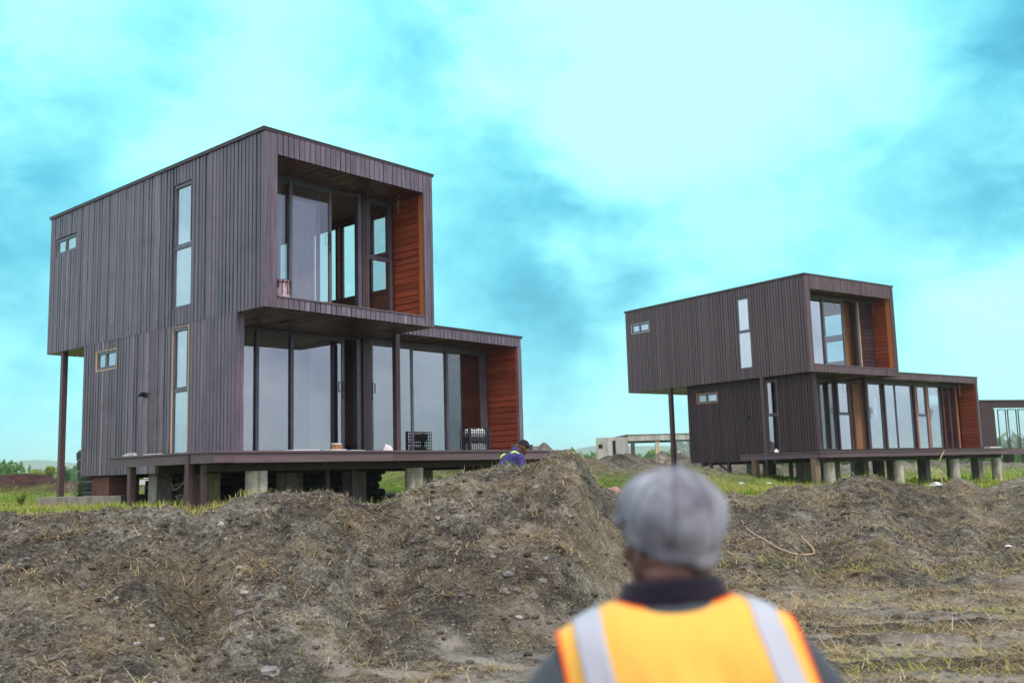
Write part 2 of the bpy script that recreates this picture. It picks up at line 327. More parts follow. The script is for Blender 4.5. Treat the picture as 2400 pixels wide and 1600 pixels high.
BASE = 3.35   # empty sits this far under the underside of the upper box
def upper_box(h, off, W, D, clad, sw, tw_, yg, ztop=2.58, zbot=.198, frm=.244):
    """upper storey, tw_/sw = (y0,y1,z0,z1,extra) windows in the side wall"""
    H = 3.0; top = 2.94
    holes = [tw_[:4], sw[:4]]
    s = MB(off); fr = frame((.022, 0, 0), Y, Z, -X)
    boards(s, fr, .0, D, .0, top, .109, holes, jit=.006)
    s.build('side_wall', MAT[clad], h)
    b = MB(off); holed(b, fr, 0.03, D-.01, .01, top-.01, holes, -.14, -.001); b.build('side_wall_core', MAT['darkgap'], h)
    # front frame
    fx = frame((0, .0, 0), X, Z, -Y); f = MB(off)
    for a, c in ((0.0, .118), (.122, frm)): f.box(a, c, 0, top, -.02, .02, random.uniform(.35, .65), fx)
    boards(f, frame((0, 0, 0), X, Z, -Y), frm+.004, W-frm-.003, ztop, top, .112, gap=.013, jit=.002, lo=.35, hi=.75)
    boards(f, frame((0, 0, 0), X, Z, -Y), frm+.004, W-frm-.003, 0.004, zbot-.028, .112, gap=.013, jit=.002, lo=.4, hi=.8)
    boards(f, frame((0, 0, 0), X, Z, -Y), W-frm, W, 0, top, .08, gap=.012, jit=.002, lo=.4, hi=.8)
    f.build('front_frame', MAT[clad], h)
    c = MB(off)
    c.box(frm-.1, W-frm+.1, .004, zbot-.03, -.10, -.021, .5, frame((0, 0, 0), X, Z, -Y)); c.build('front_core', MAT['darkgap'], h)
    s2 = MB(off); s2.box(frm, W-frm, -.045, .10, zbot-.026, zbot, .7); s2.build('sill', MAT['deckwood'], h, bevel=.004)
    r = MB(off); r.box(-.035, W+.03, -.035, D+.03, 2.942, 2.985, .5); r.box(-.045, W+.04, -.045, D+.04, 2.986, 3.0, .3)
    r.build('roof', MAT['trim_metal'], h, bevel=.004)
    # right outer wall with glazing, back wall
    rh = [(1.17, 1.75, .88, 2.48), (2.12, 2.66, .88, 2.48), (2.74, 3.66, .88, 2.48), (4.07, 4.30, .9, 2.1), (4.36, 4.9, .9, 2.48)]
    if W > 4.2: rh = [(1.85, 2.70, .70, 1.48), (1.85, 2.70, 1.60, 2.40), (3.6, 4.4, .6, 2.4)]
    w = MB(off); fo = frame((W-.022, 0, 0), Y, Z, X)
    boards(w, fo, 0, D, 0, top, .109, rh); w.build('side_wall', MAT[clad], h)
    w = MB(off); holed(w, fo, yg+.02, D-.01, .15, 2.55, rh, -.14, -.001); w.build('inner_wall', MAT['lining'] if W > 4.2 else MAT['brown_inner'], h)
    for q in rh: window(h, fo, q[0], q[1], q[2], q[3], off, pane='pane_clear', mull=(1.62 if q[0] < 1.2 and W < 4.2 else None))
    bh = [(.8, 1.6, .9, 2.4)]
    w = MB(off); fb = frame((0, D-.022, 0), X, Z, Y); boards(w, fb, 0, W, 0, top, .109, bh); w.build('back_wall', MAT[clad], h)
    w = MB(off); holed(w, fb, .18, W-.17, .15, 2.55, bh, -.10, -.001); w.build('inner_wall', MAT['lining'], h)
    for q in bh: window(h, fb, q[0], q[1], q[2], q[3], off, pane='pane_clear')
    w = MB(off); holed(w, fr, yg+.05, D-.14, .15, 2.55, holes, -.20, -.142); w.build('inner_wall', MAT['lining'], h)
    # floor, ceilings
    w = MB(off); w.box(.03, W-.03, .10, D-.03, .03, .15, .5); w.build('floor', MAT['brown_inner'], h)
    w = MB(off); boards(w, frame((0, 0, .03), X, Y, -Z), .03, W-.03, .03, D-.03, .105, th=.026, gap=.008, jit=.002); w.build('soffit', MAT['soffit'], h)
    w = MB(off); boards(w, frame((0, 0, 2.60), X, Y, -Z), frm, W-.20, .03, yg+.03, .105, th=.022, gap=.008, jit=.002); w.build('balcony_ceiling', MAT['soffit'], h)
    w = MB(off); w.box(.2, W-.17, yg+.03, D-.14, 2.55, 2.60, .5); w.build('ceiling', MAT['brown_inner'], h)
    # balcony cheeks
    w = MB(off); w.box(.142, frm-.012, .0, yg, .15, 2.58, .4, None); w.build('balcony_cheek', MAT['brown_inner'], h)
    w = MB(off); w.box(frm-.012, frm+.004, -.004, .06, zbot+.002, 2.578, .8); w.build('edge_trim', MAT['pale_trim'], h)
    w = MB(off); boards(w, frame((W-.142, 0, 0), Z, Y, -X), .15, 2.578, .03, yg+.0, .128, th=.024, gap=.012, jit=.002, lo=.2, hi=.8); w.build('balcony_cheek', MAT['redwood'], h)
    w = MB(off); w.box(W-.195, W-.168, -.003, .17, zbot+.002, 2.578, .6); w.build('edge_trim', MAT['orange_trim'], h)
    w = MB(off); w.box(W-.14, W-.03, .03, yg+.02, .15, 2.58, .5); w.build('cheek_core', MAT['darkgap'], h)
def side_windows(h, off, tw_, sw, x=0.0, trims=(None, None), recess=.012, pane='pane_side'):
    fr = frame((x+recess, 0, 0), Y, Z, -X)
    window(h, fr, tw_[0]+.01, tw_[1]-.01, tw_[2]+.01, tw_[3]-.01, off, mull=tw_[4], trim=trims[0], pane=pane, fw_=.032, sash=.018)
    window(h, fr, sw[0]+.015, sw[1]-.015, sw[2]+.015, sw[3]-.015, off, vert=(sw[0]+sw[1])/2+.03, trim=trims[1], fw_=.06, pane=pane)

def lower_box(h, off, x0, x1, yl, yb, yfr, yg, D2, clad, cladr, tw_, sw, zt=.30, zd=-2.32, skirt=3.0):
    holes = [tw_[:4], sw[:4]]; fr = frame((x0+.022, 0, 0), Y, Z, -X)
    s = MB(off); boards(s, fr, yl, yb, zd-.28, -.004, .109, holes, jit=.006); s.build('side_wall', MAT[clad], h)
    b = MB(off); holed(b, fr, yl+.03, yb-.01, zd-.26, -.01, holes, -.12, -.001); b.build('side_wall_core', MAT['darkgap'], h)
    b = MB(off); holed(b, fr, yg+.05, yb-.14, zd, .0, holes, -.18, -.122); b.build('inner_wall', MAT['lining'], h)
    f = MB(off); f.box(x0, x0+.075, yl-.02, yl+.02, zd, -.004, .45); f.box(x0+.08, x0+.15, yl-.018, yl+.02, zd, -.004, .7)
    f.box(x0+.142, x0+.16, yl+.02, yg, zd, -.004, .5); f.build('end_boards', MAT[clad], h)
    # roof slab, fascia, right cheek
    f = MB(off); boards(f, frame((0, yfr, 0), X, Z, -Y), x0+.9, x1, .05, zt-.06, .112, gap=.013, jit=.002, lo=.35, hi=.75); f.build('fascia', MAT[cladr], h)
    f = MB(off); f.box(x0+.9, x1+.03, yfr-.035, D2, zt-.058, zt-.016, .5); f.box(x0+.9, x1+.04, yfr-.045, D2, zt-.015, zt, .3)
    rf = f
    f.v = [v for v in f.v]; f.build('roof', MAT['trim_metal'], h, bevel=.004)
    w = MB(off); fo = frame((x1-.022, 0, 0), Y, Z, X); rh = [(yg+.8, yg+1.5, -1.6, -.2), (yg+3.2, yg+3.7, -1.1, -.1)] if x1 > 8 else [(yg+3.2, yg+3.7, -1.1, -.1)]
    boards(w, fo, yfr, D2-.1, zd, .23, .109, rh); w.box(x1-.13, x1, yfr-.02, yfr+.03, zd, .05, .7); w.build('side_wall', MAT[cladr], h)
    for q in rh: window(h, fo, *q, off, pane='pane_clear')
    w = MB(off); holed(w, fo, yfr+.03, D2-.12, zd, .04, rh, -.10, -.001); w.build('side_wall_core', MAT['darkgap'], h)
    w = MB(off); boards(w, frame((x1-.122, 0, 0), Z, Y, -X), zd, .048, yfr+.03, yg, .135, th=.024, gap=.012, jit=.002, lo=.2, hi=.8); w.build('porch_cheek', MAT['redwood'], h)
    w = MB(off); fi = frame((x1-.125, 0, 0), Z, Y, -X); 
    boards(w, fi, zd, .0, yg+.05, yg+.79, .135, th=.02, gap=.006, jit=.001); boards(w, fi, zd, .0, yg+1.51, D2-.2, .135, th=.02, gap=.006, jit=.001)
    w.build('inner_wall', MAT['redwood'], h)
    # ceiling/soffit and floor
    w = MB(off); boards(w, frame((0, 0, .072), X, Y, -Z), x0+.16, x1-.12, max(yfr, yl+.35)+.003, yg+.05, .105, th=.022, gap=.008, jit=.002); w.build('soffit', MAT['soffit'], h)
    w = MB(off); w.box(x0+.17, x1-.12, yg+.05, yb-.1, -.02, .028, .5); w.build('ceiling', MAT['brown_inner'], h)
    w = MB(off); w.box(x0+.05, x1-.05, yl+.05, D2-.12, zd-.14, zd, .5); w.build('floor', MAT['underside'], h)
    # back wall with glazing
    bw = [(x1-2.0, x1-1.1, -1.1, -.1), (x0+1.0, x0+1.9, -1.5, -.1)]
    w = MB(off); fb = frame((0, yb-.022, 0), X, Z, Y); boards(w, fb, x0, x1, zd-.2, .22, .109, bw); w.build('back_wall', MAT[clad], h)
    w = MB(off); holed(w, fb, x0+.17, x1-.12, zd, 0, bw, -.1, -.001); w.build('inner_wall', MAT['lining'], h)
    for q in bw: window(h, fb, *q, off, pane='pane_clear')

def deck(h, off, x0, x1, y0, y1, xs, ys, zd):
    d = MB(off)
    boards(d, frame((0, 0, zd-.030), Y, X, Z), y0-.03, y1, x0-.03, x1, .12, th=.028, gap=.006, jit=.001)
    if ys > y1: boards(d, frame((0, 0, zd-.030), Y, X, Z), y1, ys, x0-.03, xs, .12, th=.028, gap=.006, jit=.001)
    d.build('deck_boards', MAT['deckwood'], h)
    f = MB(off); zb = zd-.175
    cuts = [x0, x0+.34, x0+3.4, x0+6.4, x1] if x1-x0 > 7.5 else [x0, x0+.34, x0+3.1, x1]
    for a, b in zip(cuts, cuts[1:]): f.box(a+.002, b, y0, y0+.035, zb+random.uniform(-.004, .004), zd-.034, random.random())
    f.box(x0, x0+.035, y0+.037, ys, zb, zd-.034, .6); f.box(x1-.03, x1+.001, y0+.037, y1, zb, zd-.034, .6)
    f.build('deck_fascia', MAT['deckwood'], h, bevel=.003)
    j = MB(off)
    for i in range(int((x1-x0)/.5)):
        x = x0+.3+i*.5; j.box(x, x+.05, y0+.05, y1, zb+.02, zd-.032)
    for y in (y0+.25, y0+1.6): j.box(x0+.04, x1-.04, y, y+.10, zb-.12, zb+.018)
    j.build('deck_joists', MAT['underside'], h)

AX, AY, AZ, AYAW = -3.9832, 15.6357, 2.7653, .8514
houseA = empty('timber_house', (AX, AY, AZ-BASE), AYAW, 'large nearer two-storey timber box house, purple-brown cladding, upper storey jutting out over a raised deck', 'house', 'two-storey timber box houses')
OA = (0, 0, BASE); WA, DA = 3.807, 7.89
twA = (2.185, 2.815, .305, 2.60, 1.42); swA = (6.67, 7.63, 2.075, 2.455)
upper_box(houseA, OA, WA, DA, 'clad_v', swA, twA, .92)
side_windows(houseA, OA, twA, swA)
ltA = (2.24, 2.78, -2.31, -.035, -1.165); lsA = (4.82, 5.665, -.565, -.172)
lower_box(houseA, OA, 0, 7.70, .78, 6.19, 1.2, 2.12, 6.19, 'clad_v', 'clad_v', ltA, lsA)
side_windows(houseA, OA, ltA, lsA, trims=('pale_trim', 'pale_trim'))
# upper glazing
fu = MB(OA); fu.box(.25, 3.62, .87, .97, 2.52, 2.575); fu.box(.25, 3.62, .87, .97, .151, .19); fu.box(2.69, 2.78, .86, .96, .19, 2.52); fu.build('track_frame', MAT['aluminium'], houseA)
door_leaf(houseA, OA, .26, 1.20, .19, 2.52, .935); door_leaf(houseA, OA, .95, 1.88, .19, 2.52, .985)
door_leaf(houseA, OA, 1.13, 2.07, .19, 2.52, .885, handle=(2.03, 1.58))
pw = MB(OA); pw.box(2.785, 2.83, .84, .94, .15, 2.575, .5); pw.box(2.835, 2.90, .85, .94, .15, 2.575, .3); pw.build('mullion_post', MAT['postwood'], houseA)
window(houseA, frame((0, .87, 0), X, Z, -Y), 2.905, 3.555, .155, 2.57, OA, mull=1.39, fw_=.06, pane='pane_clear')
dangle(houseA, OA, (3.25, .35, 2.57), .38)
# lower glazing
zl0, zl1 = -2.32, -.02
fu = MB(OA); fu.box(.17, 7.55, 2.07, 2.20, zl1, .046); fu.box(3.63, 3.75, 2.05, 2.18, zl0, zl1); fu.box(7.31, 7.50, 2.08, 2.18, zl0, zl1); fu.build('track_frame', MAT['aluminium'], houseA)
for a, b, yy, hd, pn in ((.2, 1.40, 2.13, None, 'pane_mirror'), (1.28, 2.16, 2.10, None, 'pane_mirror'), (2.03, 3.31, 2.07, (3.27, -.985), 'pane_mirror'), (2.48, 3.29, 2.16, None, 'pane_mirror'),
                     (3.99, 5.17, 2.07, (4.02, -.985), 'pane_mirror'), (5.10, 6.24, 2.12, None, 'pane_mirror'), (6.18, 7.33, 2.09, None, 'pane_clear')):
    door_leaf(houseA, OA, a, b, zl0, zl1, yy, pane=pn, handle=hd)
pw = MB(OA); pw.box(3.755, 3.86, 2.0, 2.12, zl0, .04, .4); pw.box(3.865, 3.985, 2.02, 2.12, zl0, .04, .6); pw.build('mullion_post', MAT['postwood'], houseA)
# inner partition seen through the open door
w = MB(OA); w.box(4.1, 6.78, 4.6, 4.68, -2.32, -.02, .4); w.build('partition', MAT['brown_inner'], houseA)
deck(houseA, OA, -1.36, 6.62, -.79, 2.06, -.03, 2.30, -2.335)
# posts
def post(h, off, x, y, z0, z1, s=.11, mat='postwood', lean=(0, 0)):
    m = MB(off); a = s/2
    P = [(x-a, y-a, z0), (x+a, y-a, z0), (x+a, y+a, z0), (x-a, y+a, z0), (x-a+lean[0], y-a+lean[1], z1), (x+a+lean[0], y-a+lean[1], z1), (x+a+lean[0], y+a+lean[1], z1), (x-a+lean[0], y+a+lean[1], z1)]
    m.poly(P, [(0, 3, 2, 1), (4, 5, 6, 7), (0, 1, 5, 4), (1, 2, 6, 5), (2, 3, 7, 6), (3, 0, 4, 7)], random.random()); return m.build('post', MAT[mat], h, bevel=.004)
post(houseA, OA, 3.83, 1.10, -2.33, .0, .11)
post(houseA, OA, .10, 7.28, -3.05, .0, .11)
post(houseA, OA, -1.28, 1.70, -3.5, -2.51, .10)
post(houseA, OA, -1.33, -.10, -3.75, -2.37, .10); post(houseA, OA, -1.20, -.27, -3.75, -2.51, .075)
rcol(houseA, OA, -.40, -.42, -3.6, -2.63, .165); rcol(houseA, OA, 2.85, -.42, -3.6, -2.63, .165); rcol(houseA, OA, 6.1, -.42, -3.6, -2.63, .165)
for x in (-.66, -.30): scol(houseA, OA, x-.09, x+.09, .85, 1.05, -3.7, -2.64, 'rawpost')
for x0, x1, y in ((1.25, 1.6, 1.1), (2.72, 3.05, 1.1), (4.45, 4.78, 1.1), (5.95, 6.25, 1.1), (.2, .5, 3.6), (2.2, 2.5, 3.6), (4.2, 4.5, 3.6), (6.6, 6.95, 3.6), (2.2, 2.5, 6.0), (4.4, 4.7, 6.0), (6.7, 7.0, 6.0)):
    scol(houseA, OA, x0, x1, y, y+.3, -3.7, -2.6)
post(houseA, OA, 1.9, .1, -3.6, -2.51, .09); post(houseA, OA, 1.55, .35, -3.6, -2.51, .06)
m = MB(OA); m.box(.12, .75, 5.25, 5.95, -3.3, -2.62, .3); m.build('pier', plain('rusty_concrete', (.13, .055, .035), (.21, .11, .08), rough=.9, scale=3), houseA, bevel=.01, label='red-brown stained concrete pier under the back corner')
m = MB(OA)
for y in (.95, 3.0, 5.9): m.box(.1, 7.5, y, y+.12, -2.66, -2.47)
for x in (.3, 2.3, 4.4, 7.2): m.box(x, x+.1, 1.1, 6.0, -2.60, -2.47)
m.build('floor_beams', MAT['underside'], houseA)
# wall lamp
m = MB(OA); m.box(-.05, 0, 3.62, 3.72, -1.21, -1.13); m.box(-.14, -.05, 3.60, 3.66, -1.16, -1.12); m.box(-.13, -.05, 3.70, 3.78, -1.19, -1.15); m.build('wall_lamp', MAT['black_metal'], houseA, bevel=.008)
# cables hanging under the floor
m = MB(OA)
for k in range(7):
    a = random.uniform(-.05, .05); m.tube([(.25+a, 3.15, -2.6), (.2+a, 3.05+a, -2.8), (.1+a, 2.8, -2.9+a*.5), (.05, 2.55+a, -2.87), (.05, 2.3+a, -2.72), (.1, 2.15, -2.6)], .012+.01*random.random(), 6)
m.tube([(.1+.0*t, 2.75+.14*math.cos(t), -2.98+.17*math.sin(t)) for t in np.linspace(0, 6.28, 16)], .009, 5)
m.tube([(.14, 2.68+.10*math.cos(t), -2.94+.09*math.sin(t)) for t in np.linspace(0, 6.28, 14)], .007, 5)
m.build('cable_bundle', MAT['cable_mat'], houseA, smooth=True)
m = MB(OA)
for k in range(6): m.tube([(.3, 3.1-.1*k, -3.02+.02*k), (.2, 2.8-.1*k, -3.08+.03*math.sin(k)), (.1, 2.5, -3.10+.04*math.sin(k*2))], .012, 5)
m.build('cable_ends', MAT['cable_pale'], houseA, smooth=True)
# interior wires on the end wall
m = MB(OA)
m.tube([(7.53, 3.6, -.75), (7.50, 3.5, -.80), (7.48, 3.42, -1.0), (7.50, 3.48, -1.2)], .012, 5); m.tube([(7.53, 3.5, -2.0), (7.5, 3.45, -1.9), (7.5, 3.5, -1.8)], .01, 5); m.tube([(7.52, 2.9, -.3), (7.52, 2.9, -2.2)], .006, 5)
m.build('loose_cable', MAT['cable_pale'], houseA)

def unA(x, y, z): c, s = math.cos(AYAW), math.sin(AYAW); return Vector((AX + c*x - s*y, AY + s*x + c*y, AZ + z))

# ---- house B
BX, BY, BZ, BYAW = 8.887, 29.3457, 2.7515, .628
def unB(x, y, z): c, s = math.cos(BYAW), math.sin(BYAW); return Vector((BX + c*x - s*y, BY + s*x + c*y, BZ + z))
houseB = empty('timber_house', (BX, BY, BZ-BASE), BYAW, 'farther two-storey timber house on the right, its ground floor darker and set back', 'house', 'two-storey timber box houses')
WB, DB = 4.537, 8.0
twB = (2.18, 2.735, .33, 2.645, 1.52); swB = (6.76, 7.715, 2.115, 2.47)
upper_box(houseB, OA, WB, DB, 'clad_soft', swB, twB, .70, ztop=2.54, zbot=.25, frm=.20)
side_windows(houseB, OA, twB, swB, trims=(None, 'white_plastic'))
ltB = (1.50, 1.99, -2.31, -.095, -1.19); lsB = (3.97, 4.92, -.625, -.273)
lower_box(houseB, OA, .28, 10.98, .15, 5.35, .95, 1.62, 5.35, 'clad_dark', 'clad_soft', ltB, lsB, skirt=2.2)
side_windows(houseB, OA, ltB, lsB, x=.28, trims=('pale_trim', 'orange_trim'), pane='pane_mirror')
fu = MB(OA); fu.box(.25, 4.38, .66, .76, 2.48, 2.54); fu.box(.25, 4.38, .66, .76, .151, .19); fu.box(3.40, 3.49, .64, .74, .19, 2.48); fu.build('track_frame', MAT['aluminium'], houseB)
door_leaf(houseB, OA, .26, 1.74, .19, 2.48, .71, pane='pane_side'); door_leaf(houseB, OA, 1.68, 2.75, .19, 2.48, .68)
w = MB(OA); w.box(3.50, 3.535, .62, .70, .19, 2.48, .9); w.build('edge_trim', MAT['pale_trim'], houseB)
w = MB(OA); boards(w, frame((0, .70, 0), Z, X, -Y), .15, 2.54, 3.54, 4.39, .128, th=.022, gap=.012, lo=.2, hi=.7); w.build('end_panel', MAT['clad_dark'], houseB)
w = MB(OA); boards(w, frame((0, 1.02, 0), X, Z, -Y), 3.12, 4.38, .15, 2.5, .14, th=.02, gap=.008); w.build('partition', MAT['warm_board'], houseB)
dangle(houseB, OA, (.5, .3, 2.52), .40); dangle(houseB, OA, (2.2, .55, 2.52), .4); dangle(houseB, OA, (3.9, .35, 2.52), .42)
zl0, zl1 = -2.33, -.03
fu = MB(OA); fu.box(.45, 10.8, 1.58, 1.70, zl1, .046); fu.build('track_frame', MAT['aluminium'], houseB)
bx = lambda v: v
for a, b, hd, pn in ((.55, 1.5, None, 'pane_side'), (1.52, 2.44, None, 'pane'), (2.48, 3.3, (3.22, -1.0), 'pane'), (5.05, 5.95, (5.2, -1.0), 'pane_side'), (6.05, 6.75, None, 'pane_side'), (6.7, 7.75, None, 'pane_side'), (8.75, 9.55, (8.85, -1.0), 'pane_side')):
    door_leaf(houseB, OA, a, b, zl0, zl1, 1.62, pane=pn, handle=hd)
window(houseB, frame((0, 1.60, 0), X, Z, -Y), 3.42, 4.1, zl0, zl1, OA, mull=-1.12, pane='pane_side', trim='orange_trim', tw=.05)
window(houseB, frame((0, 1.60, 0), X, Z, -Y), 8.0, 8.66, zl0, zl1, OA, mull=-1.12, pane='pane_side', trim='orange_trim', tw=.05)
window(houseB, frame((0, 1.60, 0), X, Z, -Y), 9.72, 10.60, zl0, zl1, OA, vert=10.16, pane='pane_clear', trim='orange_trim', tw=.05)
w = MB(OA); boards(w, frame((0, 1.9, 0), X, Z, -Y), 4.1, 5.5, zl0, zl1, .14, th=.02, gap=.008); w.build('partition', MAT['warm_board'], houseB)
for x in (1.51, 3.34, 4.19, 5.99, 7.82, 9.62):
    m = MB(OA); m.box(x-.035, x+.04, 1.53, 1.66, zl0, zl1, random.random()); m.build('mullion_post', MAT['postwood'], houseB)

dangle(houseB, OA, (3.35, 1.3, .0), .45); dangle(houseB, OA, (4.6, 1.4, 0), .4); dangle(houseB, OA, (10.2, 1.2, .04), .45, r=.012)
deck(houseB, OA, -.90, 9.47, -.80, 1.58, .24, 2.10, -2.395)
post(houseB, OA, 3.9, .85, -2.38, .0, .13); post(houseB, OA, .06, 1.87, -3.4, .0, .12); post(houseB, OA, .06, 5.92, -3.4, 0, .13)
for x in (-.03, 3.40, 6.58, 9.25): rcol(houseB, OA, x, -.45, -3.5, -2.70, .165)
for x, y in ((-.80, -.55), (-.80, 1.62)): post(houseB, OA, x, y, -3.5, -2.575, .17, 'rawpost')
for x, y in ((.5, .9), (2.0, .9), (3.5, .9), (5.2, .9), (7.0, .9), (8.8, .9), (10.4, .9), (1.5, 3.0), (4.5, 3.0), (7.5, 3.0), (10.4, 3.0), (.4, 5.0), (3, 5.0), (6, 5.0), (9, 5.0)):
    scol(houseB, OA, x-.15, x+.15, y-.15, y+.15, -3.5, -2.6)
for x, y in ((.35, 2.6), (.35, 3.7), (.35, 4.5), (1.2, 1.9), (2.7, 1.4)): post(houseB, OA, x, y, -3.5, -2.55, .10)
for a_, b_, r_ in (((.3, 3.0, -3.3), (.3, 4.1, -2.65), .04), ((-.8, .1, -3.3), (-.8, -.45, -2.62), .03), ((.3, 4.4, -3.3), (.3, 5.2, -2.65), .05)):
    m = MB(OA); m.tube([a_, b_], r_, 5); m.build('brace', MAT['underside'], houseB)
m = MB(OA)
for y in (.6, 2.9, 4.9): m.box(.35, 10.8, y, y+.12, -2.68, -2.49)
for x in (.4, 3.3, 6.6, 10.2): m.box(x, x+.1, .8, 5.2, -2.62, -2.48)
m.build('floor_beams', MAT['underside'], houseB)
m = MB(OA); m.box(.22, .28, 2.70, 2.78, -1.23, -1.17); m.box(.12, .22, 2.62, 2.74, -1.20, -1.16); m.build('wall_lamp', MAT['black_metal'], houseB, bevel=.008)

# ---- far houses
def tint_shell(name, base, w, d, z1, z0, holes_s, holes_f, mat, roofm, label, yaw, grp=None, posts=()):
    h = empty(name, (base[0], base[1], base[2]), yaw, label, 'house', grp); O = (0, 0, 0)
    s = MB(O); fr = frame((.022, 0, 0), Y, Z, -X); boards(s, fr, 0, d, z0, z1, .25, holes_s, jit=.01); s.build('side_wall', MAT[mat], h)
    s = MB(O); holed(s, fr, .05, d-.05, z0+.02, z1-.05, holes_s, -.1, -.002); s.build('side_wall_core', MAT['darkgap'], h)
    return h
# C: weathered unfinished single-storey
cB = (5.75, 70.0, -.35)
hc = empty('unfinished_house', cB, R(0), 'weathered pale grey single-storey timber house with open bays, far behind the tall posts', 'house')
ang = R(28); U = Vector((math.cos(R(25)), -math.sin(R(25)), 0)); Vv = Vector((0, 0, 1)); Nn = Vector((-math.sin(R(25)), -math.cos(R(25)), 0))
fr = (Vector((0, 0, 0)), U, Vv, Nn); Lc = 2.35
s = MB(); boards(s, fr, 0, Lc, .75, 2.62, .18, [(.18, .48, 1.86, 2.16), (1.2, 1.46, .9, 2.4)], jit=.008, gap=.02, th=.05); s.build('side_wall', MAT['grey_wood'], hc)
s = MB(); s.box(.03, Lc-.03, .8, 2.55, -.12, -.003, .3, fr); s.build('side_wall_core', MAT['darkgap'], hc)
E0 = U*Lc; U2 = Vector((1, .10, 0)).normalized(); fr2 = (E0, U2, Vv, Vector((.10, -1, 0)).normalized()); Lf = 6.5
s = MB(); boards(s, fr2, 0, Lf, 2.32, 2.70, .15, jit=.008, gap=.02, th=.05, hi=.6); s.build('fascia', MAT['grey_wood'], hc, label='rusty brown weathered fascia boards')
s = MB(); s.box(-.1, Lf, 2.70, 2.76, -4, .06, .5, fr2); s.box(-Lc*0, Lf, 2.26, 2.32, -3.8, .02, .5, fr2); s.build('roof', MAT['underside'], hc)
for x, mt in ((.22, 'postwood'), (1.95, 'grey_wood'), (2.1, 'pale_trim'), (3.3, 'rawpost')):
    s = MB(); s.box(x, x+(.26 if x < 1 else .13), .75, 2.3, -.2, -.02, .6, fr2); s.build('post', MAT[mt], hc)
window(hc, (E0 + Vector((0, 0, 0)), U2, Vv, fr2[3]), 3.45, 4.4, 1.1, 2.25, (0, 0, 0), pane='pane'); window(hc, fr2, 4.5, 5.35, 1.1, 2.25, (0, 0, 0), pane='pane')
s = MB(); s.box(5.35, 6.5, .8, 2.3, -.15, -.03, .4, fr2); s.box(3.3, 5.35, .8, 1.05, -.15, -.03, .4, fr2); s.build('front_wall', MAT['grey_wood'], hc)
s = MB(); s.box(0, Lf, .60, .76, -3.5, .1, .5, fr2); s.build('floor', MAT['underside'], hc)
for x in (.3, 2.4, 4.6, 6.2):
    s = MB(); s.box(x, x+.3, -.3, .6, -1, -.7, .6, fr2); s.build('pier', MAT['concrete'], hc)
# D: dark house at the right edge
hd_ = empty('timber_house', (25.9, 55.0, -.6), R(18), 'dark brown glazed timber house cut off by the right edge of the photo', 'house')
O = (0, 0, 0)
s = MB(); s.box(0, .95, -.05, .1, 1.15, 3.45, .5); s.box(.955, 9.0, -.05, .1, 3.45, 3.82, .5); s.box(0, .95, -.05, .1, 3.453, 3.82, .5); s.box(0, .1, .102, 6, 1.15, 3.82, .4); s.build('front_frame', MAT['clad_dark'], hd_)
s = MB(); s.box(-.05, 9.05, -.1, 6, 3.83, 3.90, .5); s.build('roof', MAT['trim_metal'], hd_)
for a, b in ((1.0, 1.30), (1.5, 2.1), (2.2, 2.85), (2.95, 3.5)):
    window(hd_, frame((0, .25, 0), X, Z, -Y), a, b, 1.2, 3.4, O, pane='pane_clear', fw_=.05, mull=(2.3 if a < 1.2 else None))
s = MB(); s.box(3.55, 9, .2, .3, 1.2, 3.45, .5); s.build('front_wall', MAT['clad_dark'], hd_)
s = MB(); s.box(-.3, 9, -.9, 6, 1.0, 1.14, .5); s.box(-.3, 9, -.9, -.8, .85, .999, .5); s.build('deck', MAT['deckwood'], hd_)
for x in (0.3, 2.4, 4.6, 6.8):
    s = MB(); s.tube([(x, -.5, -.2), (x, -.5, .98)], .17, 20); s.build('column', MAT['concrete'], hd_)
    s = MB(); s.box(x+.8, x+1.2, 1.5, 1.9, -.2, .98); s.build('pier', MAT['concrete'], hd_)
# E: pale house seen under house A
he = empty('pale_house', (-17.6, 47.0, -.8), R(12), 'pale white house on short stilts far behind, glimpsed through the gap under the near house', 'house')
s = MB(); boards(s, frame((0, 0, 0), X, Z, -Y), 0, 1.6, 1.0, 3.2, .2, th=.03); s.build('front_wall', plain('white_board', (.62, .62, .64), (.52, .53, .56), rough=.7), he)
s = MB(); s.box(1.62, 7, .1, .2, 1.0, 3.2, .3); s.build('dark_wall', MAT['clad_dark'], he)
s = MB(); s.box(0, 7, .2, 4, 3.21, 3.3, .3); s.box(0, 7, .22, 4, .96, 3.2, .3); s.build('body', MAT['clad_dark'], he)
s = MB()
for x in (1.9, 2.5, 3.0, 3.4, 4.4, 5.2): s.box(x, x+.10, .0, .09, 1.0, 3.2, .6)
s.build('window_posts', MAT['white_board'], he)
s = MB(); s.box(-.5, 14, -1.2, .0, .72, .95, .5); s.build('deck', MAT['white_board'], he)
for x in (.8, 2.3, 4.0, 5.7, 8, 10, 12):
    s = MB(); s.tube([(x, -.6, -.1), (x, -.6, .72)], .16, 14); s.build('column', MAT['white_board'] if x > 1 else MAT['concrete'], he)

